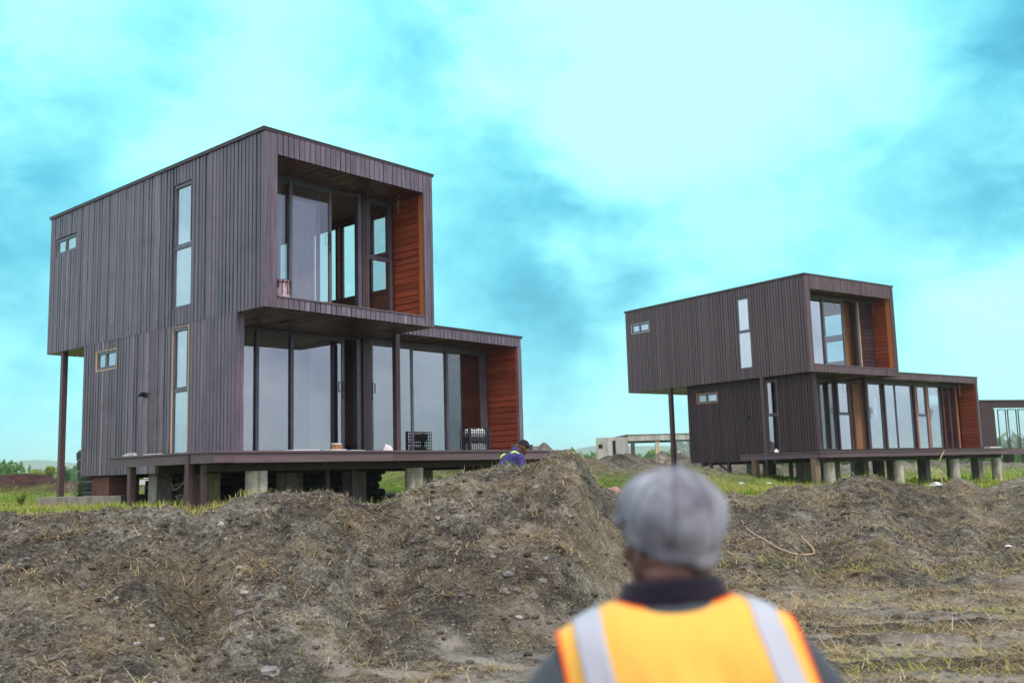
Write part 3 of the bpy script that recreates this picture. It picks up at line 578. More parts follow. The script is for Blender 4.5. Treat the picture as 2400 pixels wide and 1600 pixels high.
# ------------------------------------------------------------------ terrain
F_ = 2309.6
def pix(px, py, dist):        # sight line of a measured silhouette point -> world point at forward distance
    d = Ra*((px-1200)/F_) + Va*((800-py)/F_) + fw; return d*(dist/d.y)
def hashn(ix, iy, seed):
    h = (ix.astype(np.int64)*374761393 + iy.astype(np.int64)*668265263 + seed*1442695041) & 0x7fffffff
    h = ((h ^ (h >> 13))*1274126177) & 0x7fffffff
    return ((h ^ (h >> 16)) & 0xffff)/65535.0
def vnoise(x, y, seed=0):
    ix = np.floor(x); iy = np.floor(y); fx = x-ix; fy = y-iy
    fx = fx*fx*fx*(fx*(fx*6-15)+10); fy = fy*fy*fy*(fy*(fy*6-15)+10)
    a = hashn(ix, iy, seed); b = hashn(ix+1, iy, seed); c = hashn(ix, iy+1, seed); d = hashn(ix+1, iy+1, seed)
    return (a+(b-a)*fx)*(1-fy) + (c+(d-c)*fx)*fy - .5
def fbm(x, y, seed=0, oc=4, g=.5):
    s = 0; a = 1
    for i in range(oc): s = s + a*vnoise(x*2**i + 17.3*i, y*2**i - 9.1*i, seed+i); a *= g
    return s
CR = [(-700, 1215, 12), (-300, 1212, 12), (0, 1213, 12), (80, 1206, 12), (143, 1207, 12), (208, 1202, 12.2), (253, 1193, 12.3), (315, 1186, 12.4), (387, 1188, 12.5), (429, 1200, 12.4), (458, 1219, 12.3), (480, 1216, 12.3), (506, 1208, 12.4),
      (550, 1180, 12.6), (595, 1167, 12.8), (633, 1164, 12.8), (700, 1164, 12.8), (740, 1158, 12.9), (773, 1156, 12.9), (800, 1162, 12.9), (824, 1174, 12.9), (850, 1187, 12.8), (880, 1184, 12.8), (909, 1176, 12.9), (952, 1154, 13), (1003, 1133, 13.1),
      (1054, 1115, 13.2), (1118, 1110, 13.3), (1166, 1100, 13.4), (1215, 1095, 13.4), (1258, 1089, 13.5), (1275, 1076, 13.5), (1291, 1064, 13.5), (1325, 1058, 13.5), (1350, 1065, 13.5), (1370, 1086, 13.5), (1388, 1121, 13.6), (1410, 1140, 13.9), (1450, 1166, 14.6),
      (1520, 1180, 16.0), (1620, 1180, 18), (1715, 1152, 19.5), (1756, 1160, 19.8), (1832, 1138, 20.2), (1860, 1143, 20.4), (1900, 1142, 20.6), (1956, 1135, 20.6), (1987, 1123, 20.7), (2046, 1113, 20.8), (2073, 1122, 20.9), (2101, 1140, 21), (2177, 1143, 21.5), (2218, 1137, 21.7),
      (2245, 1125, 21.8), (2270, 1133, 22), (2307, 1150, 22), (2342, 1130, 22.2), (2400, 1113, 22.5), (2700, 1100, 24), (3200, 1080, 26)]
cp_ = [pix(*c) for c in CR]
TH = np.array([math.atan2(p.x, p.y) for p in cp_]); RH = np.array([math.hypot(p.x, p.y) for p in cp_]); ZH = np.array([p.z for p in cp_])
FT = [(-700, 7.6), (0, 7.8), (500, 8.4), (900, 9.0), (1150, 9.6), (1350, 10.0), (1500, 10.6), (1800, 12.2), (2100, 13.8), (2400, 15), (3200, 18)]
FTH = np.array([math.atan2((p-1200)/F_, 1) for p, _ in FT]); FRH = np.array([r for _, r in FT])
BUMPS = [(-15.8, 30, 3.6, 2.2, .62), (-11.6, 27.5, 1.6, 1.6, .42), (-19.5, 31, 4, 2.2, .5), (1.5, 31, 7, 2.6, 1.0), (-1.0, 27.2, 2.3, 1.3, .8), (-3.5, 33, 5, 2.5, .8), (4.3, 40, 2.5, 2.5, 1.08), (7.2, 47, 3.5, 3, 1.15), (12, 46, 5, 3, .55), (18, 48, 5, 2.5, .7), (24, 52, 6, 3, .6)]
def height(x, y, detail=True):
    rho = np.hypot(x, y)+1e-6; th = np.arctan2(x, y)
    rc = np.interp(th, TH, RH); zc = np.interp(th, TH, ZH); rf = np.interp(th, FTH, FRH)
    low = -1.66 + .10*fbm(x*.25, y*.5, 5, 3)
    t = np.clip((rho-rf)/(rc-rf), 0, 1.0)
    rise = .35*t + .65*(t*t*(3-2*t)); rise = np.where(t > .8, rise, rise)
    T = -.40 - .26*np.clip((x+4)/6, 0, 1) - .14*np.clip((x-2)/4, 0, 1) - np.clip((rho-60)/200, 0, 1)*1.6
    T = T - .30*np.exp(-(((x-.0)/2.2)**2 + ((y-16.4)/1.6)**2)) - .30*np.exp(-(((x+4.2)/1.6)**2 + ((y-15)/1.3)**2))
    b = 0
    for bx_, by_, sx, sy, h_ in BUMPS: b = b + h_*np.exp(-(((x-bx_)/sx)**2 + ((y-by_)/sy)**2))
    T = T + b*(1+.5*fbm(x*1.2, y*1.2, 77, 3))
    bt = np.clip((rho-rc)/np.where(th > .12, 1.6, 2.0), 0, 1); bt = bt*bt*(3-2*bt)
    front = low + (zc-low)*rise
    front = front + np.interp(th, MTH, MMV)*4*t*(1-t)*np.clip(1.15-t, 0, 1)      # heaps and the creases between them
    h = np.where(rho < rc, front, zc*(1-bt) + T*bt)
    h = np.where(y < 3, low, h)
    slope = np.clip(t*1.6, 0, 1)*(1-bt); near = np.clip(1-(rho-30)/40, 0, 1)
    fade = np.clip(1-np.abs(rho-rc)/1.2, 0, 1)          # keep the measured skyline
    if detail:
        s1 = fbm(x*.8, y*.8, 21, 3)*.22*slope*(1-.75*fade)
        s2 = fbm(x*3.1, y*3.1, 31, 3)*(.045+.07*slope)*(1-.35*fade)
        s3 = fbm(x*11, y*11, 41, 3, .6)*(.018+.030*slope)
        s4 = np.abs(fbm(x*26, y*26, 51, 2, .6))*(.010+.018*slope)
        # gullies running down the slope
        gl = fbm(th*26, rho*.35, 61, 3)*.16*slope*(1-fade)
        # vehicle ruts and windrows on the flat, running across
        u = y + .16*x + .35*fbm(x*.35, y*.35, 8, 2); flat = np.clip((rf+.8-rho)/1.2, 0, 1)*np.clip((x-.5)/1.5, .25, 1)
        rut = (np.maximum(0, fbm(x*.25, u*3.2, 71, 3)-.02)*.24 + fbm(x*1.6, u*7, 73, 2)*.03)*np.clip((rf+2.2-rho)/2.5, 0, 1)*np.clip((x+1.5)/2.5, .15, 1)
        offr = bt*near
        h = h + (s1+gl+s2+s3+s4)*np.where(rho < rc+1.2, 1, .35*near) + rut
    return h
MM = [(-100, 0), (60, .02), (200, .12), (330, .24), (458, -.28), (560, .10), (660, .28), (770, .12), (860, -.34), (980, .05), (1150, .28), (1310, .36), (1400, .05), (1480, -.15), (1620, 0), (1830, .18), (1900, -.10), (2040, .25), (2170, -.18), (2250, .15), (2310, -.15), (2400, .1)]
MTH = np.array([math.atan((p_-1200)/F_) for p_, _ in MM]); MMV = np.array([v_ for _, v_ in MM])
TRK = [(-1.75, 9.1, -.95, 8.6, .16), (-.95, 8.6, -.3, 8.0, .18), (-.66, 9.55, -.25, 9.0, .13), (-.25, 9.0, .15, 8.75, .13), (1.6, 8.6, 5.5, 8.9, .14), (1.6, 9.3, 5.5, 9.5, .12)]
def hz(x, y): return float(height(np.array([float(x)]), np.array([float(y)]))[0])
def grid_terrain():
    TA = np.concatenate([np.linspace(-math.pi, -.62, 30)[:-1], np.linspace(-.62, .62, 1050), np.linspace(.62, math.pi, 30)[1:]])
    rr = [0.5, 2, 3.5, 5]
    while rr[-1] < 26: rr.append(rr[-1]*1.0042 + (.0 if rr[-1] > 6.5 else .05))
    while rr[-1] < 70: rr.append(rr[-1]*1.012)
    while rr[-1] < 2350: rr.append(rr[-1]*1.12)
    RR = np.array(rr); A, B = np.meshgrid(TA, RR); x = B*np.sin(A); y = B*np.cos(A)
    z = height(x, y)
    nr, na = A.shape
    co = np.stack([x, y, z], -1).reshape(-1, 3)
    i = np.arange(nr-1)[:, None]*na + np.arange(na-1)[None, :]
    q = np.stack([i, i+1, i+na+1, i+na], -1).reshape(-1, 4)
    me = bpy.data.meshes.new('ground'); me.vertices.add(len(co)); me.vertices.foreach_set('co', co.ravel())
    me.loops.add(q.size); me.loops.foreach_set('vertex_index', q[:, ::-1].ravel()); me.polygons.add(len(q)); me.polygons.foreach_set('loop_start', np.arange(0, q.size, 4)); me.polygons.foreach_set('loop_total', np.full(len(q), 4))
    me.update(); me.polygons.foreach_set('use_smooth', np.ones(len(q), bool))
    # what covers the ground: 0 bare soil .. 1 turf
    xf, yf = x.ravel(), y.ravel(); rho = np.hypot(xf, yf); th = np.arctan2(xf, yf); rc = np.interp(th, TH, RH)
    gcov = np.clip((rho-rc-.25)/.8 + fbm(xf*1.3, yf*1.3, 91, 3)*.9, 0, 1)
    bb = 0
    for bx_, by_, sx, sy, h_ in BUMPS: bb = bb + np.exp(-(((xf-bx_)/sx)**2 + ((yf-by_)/sy)**2)*1.1)
    gcov = gcov*np.clip(1.25-bb*1.6, 0, 1)*np.where(yf < 3, 0, 1)
    # bare earth trodden under house A
    c, s = math.cos(AYAW), math.sin(AYAW); lx = (xf-AX)*c + (yf-AY)*s; ly = -(xf-AX)*s + (yf-AY)*c
    und = np.clip((lx-.0)/.8, 0, 1)*np.clip((8-lx)/1, 0, 1)*np.clip((ly+.6)/.6, 0, 1)*np.clip((7-ly)/1, 0, 1)
    gcov *= 1-.9*und
    a = me.attributes.new('cover', 'FLOAT', 'POINT'); a.data.foreach_set('value', gcov.astype(np.float32))
    straw = np.clip(.5+fbm(xf*.9, yf*1.6, 95, 4)*1.3 + .25*np.clip((xf-1)/4, 0, 1), 0, 1)
    a = me.attributes.new('straw', 'FLOAT', 'POINT'); a.data.foreach_set('value', straw.astype(np.float32))
    uu_ = yf + .16*xf + .35*fbm(xf*.35, yf*.35, 8, 2); rfv = np.interp(th, FTH, FRH)
    dust = np.clip(fbm(xf*.35, uu_*3.0, 181, 4)*4.0+.20, 0, 1)*np.clip((rfv+1.2-rho)/1.5, 0, 1)*np.clip((xf+1.0)/2, .35, 1)
    for (ax0, ay0, ax1, ay1, wd_) in TRK:      # pale worn strips
        dx, dy = ax1-ax0, ay1-ay0; tt = np.clip(((xf-ax0)*dx+(yf-ay0)*dy)/(dx*dx+dy*dy), 0, 1); ds_ = np.hypot(xf-ax0-dx*tt, yf-ay0-dy*tt)+.10*fbm(xf*4, yf*4, 191, 2)
        dust = np.maximum(dust, np.clip(1.5-ds_/wd_, 0, 1)*np.clip(1.05+fbm(xf*3, yf*6, 192, 3)*1.2, 0, 1))
    a = me.attributes.new('dust', 'FLOAT', 'POINT'); a.data.foreach_set('value', dust.astype(np.float32))
    red = np.clip((-xf-11)/2, 0, 1)*np.clip((yf-24)/2, 0, 1)
    a = me.attributes.new('reddish', 'FLOAT', 'POINT'); a.data.foreach_set('value', red.astype(np.float32))
    return me
m, t, b, out = newmat('earth')
c = N(t, 'ShaderNodeTexCoord')
def nz(scale, det=8, ro=.65, dist=0):
    n = N(t, 'ShaderNodeTexNoise', ins={'Scale': scale, 'Detail': det, 'Roughness': ro, 'Distortion': dist}); t.links.new(c.outputs['Object'], n.inputs['Vector']); return n.outputs[0]
nA = nz(.55, 6); nB = nz(5, 8, .7, .4); nC = nz(38, 6, .7)
f = math_(t, 'ADD', math_(t, 'MULTIPLY', nA, .50), math_(t, 'ADD', math_(t, 'MULTIPLY', nB, .62), math_(t, 'MULTIPLY', math_(t, 'SUBTRACT', nC, .5), .75)))
soil = ramp(t, f, [(.37, (.016, .014, .013)), (.48, (.052, .046, .038)), (.57, (.120, .108, .086)), (.67, (.25, .232, .190)), (.80, (.46, .44, .385))])
mpx = N(t, 'ShaderNodeMapping'); t.links.new(c.outputs['Object'], mpx.inputs[0]); mpx.inputs['Scale'].default_value = (18, 34, 26)
nS = N(t, 'ShaderNodeTexNoise', ins={'Scale': 1, 'Detail': 6, 'Roughness': .75, 'Distortion': 2.2}); t.links.new(mpx.outputs[0], nS.inputs['Vector'])
sa = N(t, 'ShaderNodeAttribute', attribute_name='straw')
sm = N(t, 'ShaderNodeMapRange', ins={1: .50, 2: .66}); t.links.new(math_(t, 'ADD', nS.outputs[0], math_(t, 'MULTIPLY', math_(t, 'SUBTRACT', sa.outputs['Fac'], .72), .28)), sm.inputs[0])
strawc = ramp(t, nB, [(.3, (.15, .115, .072)), (.7, (.38, .32, .21))])
mx = N(t, 'ShaderNodeMixRGB'); t.links.new(math_(t, 'MULTIPLY', sm.outputs[0], .7), mx.inputs[0]); t.links.new(soil, mx.inputs[1]); t.links.new(strawc, mx.inputs[2])
da = N(t, 'ShaderNodeAttribute', attribute_name='dust'); mdd = N(t, 'ShaderNodeMixRGB', ins={2: (.33, .305, .27, 1)}); t.links.new(math_(t, 'MULTIPLY', da.outputs['Fac'], .9), mdd.inputs[0]); t.links.new(mx.outputs[0], mdd.inputs[1]); mx = mdd
rd = N(t, 'ShaderNodeAttribute', attribute_name='reddish'); redc = ramp(t, nB, [(.35, (.022, .010, .012)), (.55, (.065, .026, .020)), (.75, (.17, .07, .04))])
mr_ = N(t, 'ShaderNodeMixRGB'); t.links.new(rd.outputs['Fac'], mr_.inputs[0]); t.links.new(mx.outputs[0], mr_.inputs[1]); t.links.new(redc, mr_.inputs[2])
turf = ramp(t, math_(t, 'ADD', math_(t, 'MULTIPLY', nB, .6), math_(t, 'MULTIPLY', nA, .4)), [(.35, (.07, .10, .018)), (.5, (.15, .22, .026)), (.62, (.26, .31, .05)), (.75, (.36, .33, .12))])
ca = N(t, 'ShaderNodeAttribute', attribute_name='cover')
m2 = N(t, 'ShaderNodeMixRGB'); t.links.new(ca.outputs['Fac'], m2.inputs[0]); t.links.new(mr_.outputs[0], m2.inputs[1]); t.links.new(turf, m2.inputs[2])
t.links.new(m2.outputs[0], b.inputs['Base Color']); b.inputs['Roughness'].default_value = .95; b.inputs['Specular IOR Level'].default_value = .2
bp = N(t, 'ShaderNodeBump', ins={'Strength': .9, 'Distance': .03}); t.links.new(math_(t, 'ADD', nC, math_(t, 'MULTIPLY', nB, 1.5)), bp.inputs['Height']); t.links.new(bp.outputs[0], b.inputs['Normal'])
gme = grid_terrain(); gme.materials.append(MAT['earth'])
ground = bpy.data.objects.new('ground', gme); COL.objects.link(ground); tag(ground, kind='structure')

# scatter material: tone picks the colour
def tonemat(name, stops, rough=.9, trans=False, noise=.25, sc=30):
    m, t, b, out = newmat(name); at = N(t, 'ShaderNodeAttribute', attribute_name='tone')
    c = N(t, 'ShaderNodeTexCoord'); n = N(t, 'ShaderNodeTexNoise', ins={'Scale': sc, 'Detail': 4}); t.links.new(c.outputs['Object'], n.inputs['Vector'])
    f = math_(t, 'ADD', at.outputs['Fac'], math_(t, 'MULTIPLY', math_(t, 'SUBTRACT', n.outputs[0], .5), noise), True)
    col = ramp(t, f, stops); t.links.new(col, b.inputs['Base Color']); b.inputs['Roughness'].default_value = rough; b.inputs['Specular IOR Level'].default_value = .25
    if trans:
        tl = N(t, 'ShaderNodeBsdfTranslucent'); t.links.new(col, tl.inputs[0]); ms = N(t, 'ShaderNodeMixShader', ins={0: .35}); t.links.new(b.outputs[0], ms.inputs[1]); t.links.new(tl.outputs[0], ms.inputs[2]); t.links.new(ms.outputs[0], out.inputs[0])
    else:
        bp = N(t, 'ShaderNodeBump', ins={'Strength': .5, 'Distance': .01}); t.links.new(n.outputs[0], bp.inputs['Height']); t.links.new(bp.outputs[0], b.inputs['Normal'])
    return m
tonemat('clod', [(0, (.035, .028, .022)), (.45, (.12, .10, .08)), (.8, (.24, .21, .175)), (1, (.45, .43, .41))], noise=.4)
tonemat('stone', [(0, (.09, .08, .07)), (.5, (.20, .19, .18)), (1, (.42, .42, .43))], noise=.6, sc=14)
tonemat('straw', [(0, (.15, .095, .050)), (.35, (.36, .255, .14)), (.7, (.60, .50, .30)), (1, (.76, .68, .46))], trans=True, noise=0)
tonemat('grass', [(0, (.05, .10, .012)), (.4, (.14, .26, .022)), (.75, (.31, .43, .045)), (1, (.56, .50, .16))], trans=True, noise=0)
tonemat('leaf', [(0, (.020, .045, .010)), (.4, (.055, .11, .018)), (.75, (.13, .22, .03)), (1, (.30, .36, .05))], trans=True, noise=0, rough=.6)
tonemat('leaf_yellow', [(0, (.12, .15, .015)), (.5, (.30, .34, .03)), (1, (.55, .54, .07))], trans=True, noise=0, rough=.6)
tonemat('leaf_far', [(0, (.045, .10, .035)), (.5, (.11, .22, .05)), (1, (.24, .38, .07))], trans=True, noise=0, rough=.7)
tonemat('bark', [(0, (.05, .035, .025)), (1, (.16, .12, .09))], noise=.5)

def fast_mesh(name, co, faces_n, tone, mat, kind=None, smooth=False):
    """co (n, k, 3): n polygons of k own vertices"""
    n, k, _ = co.shape; me = bpy.data.meshes.new(name); me.vertices.add(n*k); me.vertices.foreach_set('co', co.astype(np.float32).ravel())
    me.loops.add(n*k); me.loops.foreach_set('vertex_index', np.arange(n*k)); me.polygons.add(n); me.polygons.foreach_set('loop_start', np.arange(0, n*k, k)); me.polygons.foreach_set('loop_total', np.full(n, k))
    a = me.attributes.new('tone', 'FLOAT', 'FACE'); a.data.foreach_set('value', tone.astype(np.float32)); me.materials.append(MAT[mat]); me.update()
    o = bpy.data.objects.new(name, me); COL.objects.link(o)
    if kind: o['kind'] = kind
    return o
def blades(x, y, z, ln, wd, lean, curl, yaw, tone):
    """curved blades of three quads; returns polys and tones"""
    n = len(x); d = np.stack([np.cos(yaw), np.sin(yaw)], -1); side = np.stack([-np.sin(yaw), np.cos(yaw)], -1)
    P = np.stack([x, y, z], -1); pts = [P]; ang = lean.copy()
    for k in range(3):
        st = ln/3; P = P + np.concatenate([d*(np.sin(ang)*st)[:, None], (np.cos(ang)*st)[:, None]], -1); pts.append(P); ang = ang + curl
    out = []; w = [1, .85, .6, .12]
    sv = np.concatenate([side, np.zeros((n, 1))], -1)*(wd/2)[:, None]
    for k in range(3): out.append(np.stack([pts[k]-sv*w[k], pts[k]+sv*w[k], pts[k+1]+sv*w[k+1], pts[k+1]-sv*w[k+1]], 1))
    return np.concatenate(out, 0), np.tile(tone, 3)
def polar_pts(n, t0, t1, r0, r1, p=1.0):
    th = rng.uniform(t0, t1, n); r = r0 + (r1-r0)*rng.uniform(0, 1, n)**p
    return r*np.sin(th), r*np.cos(th), th, r

# crumbs and clods over the bank and the flat
ico = bmesh.new(); bmesh.ops.create_icosphere(ico, subdivisions=1, radius=1); IV = np.array([v.co[:] for v in ico.verts]); IF = np.array([[v.index for v in f.verts] for f in ico.faces]); ico.free()
def clods(name, n, rmin, rmax, pw, mat, t0, t1, r0, r1, tone_mu, only=None, pr=1.0):
    x, y, th, r = polar_pts(n, t0, t1, r0, r1, pr); rc = np.interp(th, TH, RH); rf = np.interp(th, FTH, FRH)
    dens = np.where(r < rf, .35, 1)*(r < rc+.4)*(fbm(x*.8, y*.8, 131, 3)*1.2+.62)
    k = rng.uniform(0, 1, n) < dens; x, y = x[k], y[k]; n = len(x); z = height(x, y)
    s = rmin + (rmax-rmin)*rng.uniform(0, 1, n)**pw
    V = IV[None]*(1+.32*rng.uniform(-1, 1, (n, len(IV), 1)))*np.stack([s*rng.uniform(.8, 1.5, n), s*rng.uniform(.7, 1.2, n), s*rng.uniform(.45, .9, n)], -1)[:, None, :]
    a = rng.uniform(0, 6.28, n); ca, sa_ = np.cos(a)[:, None], np.sin(a)[:, None]
    V = np.stack([V[..., 0]*ca-V[..., 1]*sa_, V[..., 0]*sa_+V[..., 1]*ca, V[..., 2]], -1) + np.stack([x, y, z+s*.15], -1)[:, None, :]
    co = V[:, IF, :].reshape(-1, 3, 3); tn = np.clip(tone_mu + rng.normal(0, .2, n), 0, 1)
    return fast_mesh(name, co, 3, np.repeat(tn, len(IF)), mat, 'stuff')
clods('soil_crumbs', 40000, .005, .040, 3.6, 'clod', -.56, .56, 7.4, 22, .42, pr=.9)
clods('gravel', 2400, .006, .034, 3.0, 'stone', -.56, .56, 7.4, 22, .5, pr=.9)

# straw: tufts thrown about, uprooted grass lying down the slope
def strawfield():
    CO, TN = [], []
    nt_ = 3000; x, y, th, r = polar_pts(nt_, -.56, .56, 7.4, 23, .9); rc = np.interp(th, TH, RH)
    k = (r < rc+.1) & (rng.uniform(0, 1, nt_) < .20+.6*np.clip((x+1)/4, 0, 1)+1.5*fbm(x*.5, y*.5, 95, 3)); x, y = x[k], y[k]; n = len(x)
    cnt = rng.integers(6, 46, n); X_ = np.repeat(x, cnt); Y_ = np.repeat(y, cnt); m_ = len(X_); sp = np.repeat(rng.uniform(.03, .16, n), cnt); ty = np.repeat(rng.uniform(0, 1, n), cnt)
    X_ = X_ + rng.normal(0, 1, m_)*sp; Y_ = Y_ + rng.normal(0, 1, m_)*sp*.7
    Zt = height(X_, Y_)
    c_, t_ = blades(X_, Y_, Zt+.012, rng.uniform(.07, .24, m_), rng.uniform(.006, .011, m_), rng.uniform(.9, 1.7, m_), rng.uniform(-.1, .45, m_), rng.uniform(0, 6.28, m_), np.clip(.45+.35*(ty-.5)+rng.normal(0, .2, m_), 0, 1)); CO.append(c_); TN.append(t_)
    n = 150000; x, y, th, r = polar_pts(n, -.56, .56, 7.4, 23, .9); rc = np.interp(th, TH, RH); k = (r < rc+.2) & (rng.uniform(0, 1, n) < .16+1.6*fbm(x*.9, y*1.6, 95, 4)+.45*np.clip((x+.5)/4, 0, 1)); x, y = x[k], y[k]; n = len(x)
    c_, t_ = blades(x, y, height(x, y)+.008, rng.uniform(.03, .15, n), rng.uniform(.005, .009, n), rng.uniform(1.25, 1.75, n), rng.uniform(-.2, .4, n), rng.uniform(0, 6.28, n), np.clip(.55+rng.normal(0, .25, n), 0, 1)); CO.append(c_); TN.append(t_)
    # stalks bristling along the crest
    n = 520; th = rng.uniform(-.52, .1, n); r = np.interp(th, TH, RH)+rng.normal(0, .12, n); x = r*np.sin(th); y = r*np.cos(th)
    c_, t_ = blades(x, y, height(x, y)-.01, rng.uniform(.04, .16, n), rng.uniform(.004, .008, n), rng.uniform(.2, 1.3, n), rng.uniform(-.1, .4, n), rng.uniform(0, 6.28, n), np.clip(.6+rng.normal(0, .2, n), 0, 1)); CO.append(c_); TN.append(t_)
    fast_mesh('dry_grass', np.concatenate(CO), 4, np.concatenate(TN), 'straw', 'stuff')
strawfield()
def greenfield():
    CO, TN = [], []
    for (n, t0, t1, r0, r1, l0, l1, w) in ((60000, -.56, .05, 12.3, 34, .03, .12, .010), (80000, .02, .56, 17, 40, .04, .17, .014), (26000, -.56, .56, 34, 90, .10, .30, .05)):
        x, y, th, r = polar_pts(n, t0, t1, r0, r1, 1.0); rc = np.interp(th, TH, RH)
        bb = 0
        for bx_, by_, sx, sy, h_ in BUMPS: bb = bb + np.exp(-(((x-bx_)/sx)**2 + ((y-by_)/sy)**2)*1.1)
        lx = (x-AX)*math.cos(AYAW) + (y-AY)*math.sin(AYAW); ly = -(x-AX)*math.sin(AYAW) + (y-AY)*math.cos(AYAW)
        under = (lx > .3) & (lx < 8) & (ly > -.4) & (ly < 7)
        k = (r > rc+.3) & (rng.uniform(0, 1, n) < (1.1-1.7*bb)+.9*fbm(x*1.1, y*1.1, 91, 3)) & ~under; x, y = x[k], y[k]; q = len(x)
        dry = np.clip(.60+1.4*fbm(x*.5, y*.5, 141, 3)+rng.normal(0, .18, q), 0, 1)
        c_, t_ = blades(x, y, height(x, y)-.01, rng.uniform(l0, l1, q)*(.6+.9*np.clip(.5+fbm(x*.7, y*.7, 151, 2), 0, 1)), np.full(q, w), rng.uniform(0, .6, q), rng.uniform(0, .4, q), rng.uniform(0, 6.28, q), dry); CO.append(c_); TN.append(t_)
    # mats of bleached green grass pressed down in bands across the flat
    n = 34000; x, y, th, r = polar_pts(n, .05, .56, 8, 20, .9); rc = np.interp(th, TH, RH); rf_ = np.interp(th, FTH, FRH); u_ = y + .16*x + .35*fbm(x*.35, y*.35, 8, 2)
    k = (r < rf_+2.6) & (fbm(x*.30, u_*2.4, 201, 3) > .10+.10*rng.uniform(0, 1, n)); x, y = x[k], y[k]; q = len(x)
    c_, t_ = blades(x, y, height(x, y)+.005, rng.uniform(.06, .20, q), np.full(q, .009), rng.uniform(.9, 1.65, q), rng.uniform(-.1, .3, q), rng.normal(3.0, .8, q), np.clip(.97+rng.normal(0, .09, q), .6, 1)); CO.append(c_); TN.append(t_)
    # a few green sprigs on the bank
    n = 1500; x, y, th, r = polar_pts(n, -.5, .5, 8, 20); rc = np.interp(th, TH, RH); k = (r < rc) & (fbm(x*1.4, y*1.4, 171, 2) > .27); x, y = x[k], y[k]; q = len(x)
    c_, t_ = blades(x, y, height(x, y), rng.uniform(.05, .16, q), np.full(q, .007), rng.uniform(.1, 1, q), rng.uniform(0, .4, q), rng.uniform(0, 6.28, q), rng.uniform(.4, .9, q)); CO.append(c_); TN.append(t_)
    fast_mesh('green_grass', np.concatenate(CO), 4, np.concatenate(TN), 'grass', 'stuff')
greenfield()

# ------------------------------------------------------------------ hills, far trees
def hills(name, pts, depth, mat):
    m = MB(); n = len(pts)
    V = []
    for x, y, z in pts: V += [(x, y-depth, -8), (x, y, z), (x, y+depth, -8)]
    Fc = []
    for i in range(n-1):
        for k in (0, 1): Fc.append((3*i+k, 3*i+3+k, 3*i+4+k, 3*i+1+k))
    m.poly(V, Fc); o = m.build(name, MAT[mat], smooth=True); tag(o, kind='structure'); return o
plain('hill_mat', (.05, .085, .045), (.08, .11, .05), rough=1, scale=.01)
hp = [(-2200, 20), (-1700, 44), (-1350, 40), (-1150, 46), (-1039, 49.5), (-975, 52), (-920, 48), (-876, 43), (-700, 44), (-500, 30), (-300, 18), (-100, 22), (40, 34), (106, 42), (150, 50), (190, 51), (260, 45), (338, 44), (480, 40), (700, 34), (1100, 30), (1600, 36), (2200, 20)]
hp2 = []
for i in range(161):
    x = -2200 + 4400*i/160; z = np.interp(x, [p[0] for p in hp], [p[1] for p in hp]); hp2.append((x, 2000, float(z)+1.3*mnoise.noise(Vector((x*.012, 0, 0)))*2))
hills('hills', hp2, 420, 'hill_mat')

def leaves(n, cen, rad, size, seed, blobs=9, flat=.8):
    g = np.random.default_rng(seed); cs = g.normal(0, 1, (blobs, 3)); cs /= np.linalg.norm(cs, axis=1)[:, None]; cs *= g.uniform(.35, .85, (blobs, 1)); rs = g.uniform(.28, .5, blobs)
    b_ = g.integers(0, blobs, n); d = g.normal(0, 1, (n, 3)); d /= np.linalg.norm(d, axis=1)[:, None]
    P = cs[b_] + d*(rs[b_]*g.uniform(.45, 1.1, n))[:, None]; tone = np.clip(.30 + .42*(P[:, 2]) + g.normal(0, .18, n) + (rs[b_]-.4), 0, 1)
    P = P*np.array(rad)*np.array([1, 1, flat]) + np.array(cen)
    a = g.normal(0, 1, (n, 3)); a /= np.linalg.norm(a, axis=1)[:, None]; b2 = np.cross(a, g.normal(0, 1, (n, 3))); b2 /= np.linalg.norm(b2, axis=1)[:, None]
    s = (size*g.uniform(.6, 1.3, n))[:, None]
    co = np.stack([P-a*s, P-b2*s*.45, P+a*s, P+b2*s*.45], 1); return co, tone
def tree(x, y, h, r, seed, label, mat='leaf', n=1500, trunk=True, group='trees beyond the dirt banks'):
    z0 = hz(x, y)-.1; o = empty('tree', (x, y, z0), 0, label, 'tree', group); g = random.Random(seed)
    m = MB(); m.tube([(0, 0, 0), (.03*h*g.uniform(-1, 1), .02*h, h*.35), (.06*h*g.uniform(-1, 1), 0, h*.75)], .035*h, 8, .4, .012*h)
    for k in range(6):
        a = g.uniform(0, 6.28); zz = h*g.uniform(.3, .6); m.tube([(0, .01*h, zz), (r*.4*math.cos(a), r*.4*math.sin(a), zz+.15*h), (r*.75*math.cos(a), r*.75*math.sin(a), zz+.26*h)], .014*h, 5, .4, .004*h)
    m.build('trunk', MAT['bark'], o, smooth=True)
    co, tn = leaves(n, (0, 0, h*.66), (r, r, h*.36), .055*h if h > 2 else .07*h, seed)
    c = fast_mesh('crown', co, 4, tn, mat); c.parent = o
def atpx(px, dist): d = Ra*((px-1200)/F_) + fw; return d.x/d.y*dist, dist
TR = [(62, 130, 30, 21, 'leaf_far', 'round green tree standing left of the yellow-green one'), (110, 125, 43, 20, 'leaf_yellow', 'thin yellow-green tree with gaps in its crown, beside the tall house post'),
      (2, 110, 40, 12, 'leaf', 'dark tree cut off by the left edge of the photo'), (168, 115, 50, 17, 'leaf_far', 'green bushy tree between the tall post and the black tank'),
      (136, 120, 52, 10, 'leaf_yellow', 'slender yellowish tree rising just behind the tall post'), (33, 150, 20, 20, 'leaf_far', 'low wide green tree left of the round tree'),
      (86, 160, 18, 22, 'leaf_far', 'low dull green tree between the round and the yellow-green tree'), (150, 135, 26, 22, 'leaf_yellow', 'low yellow-green bushy tree at the foot of the tank')]
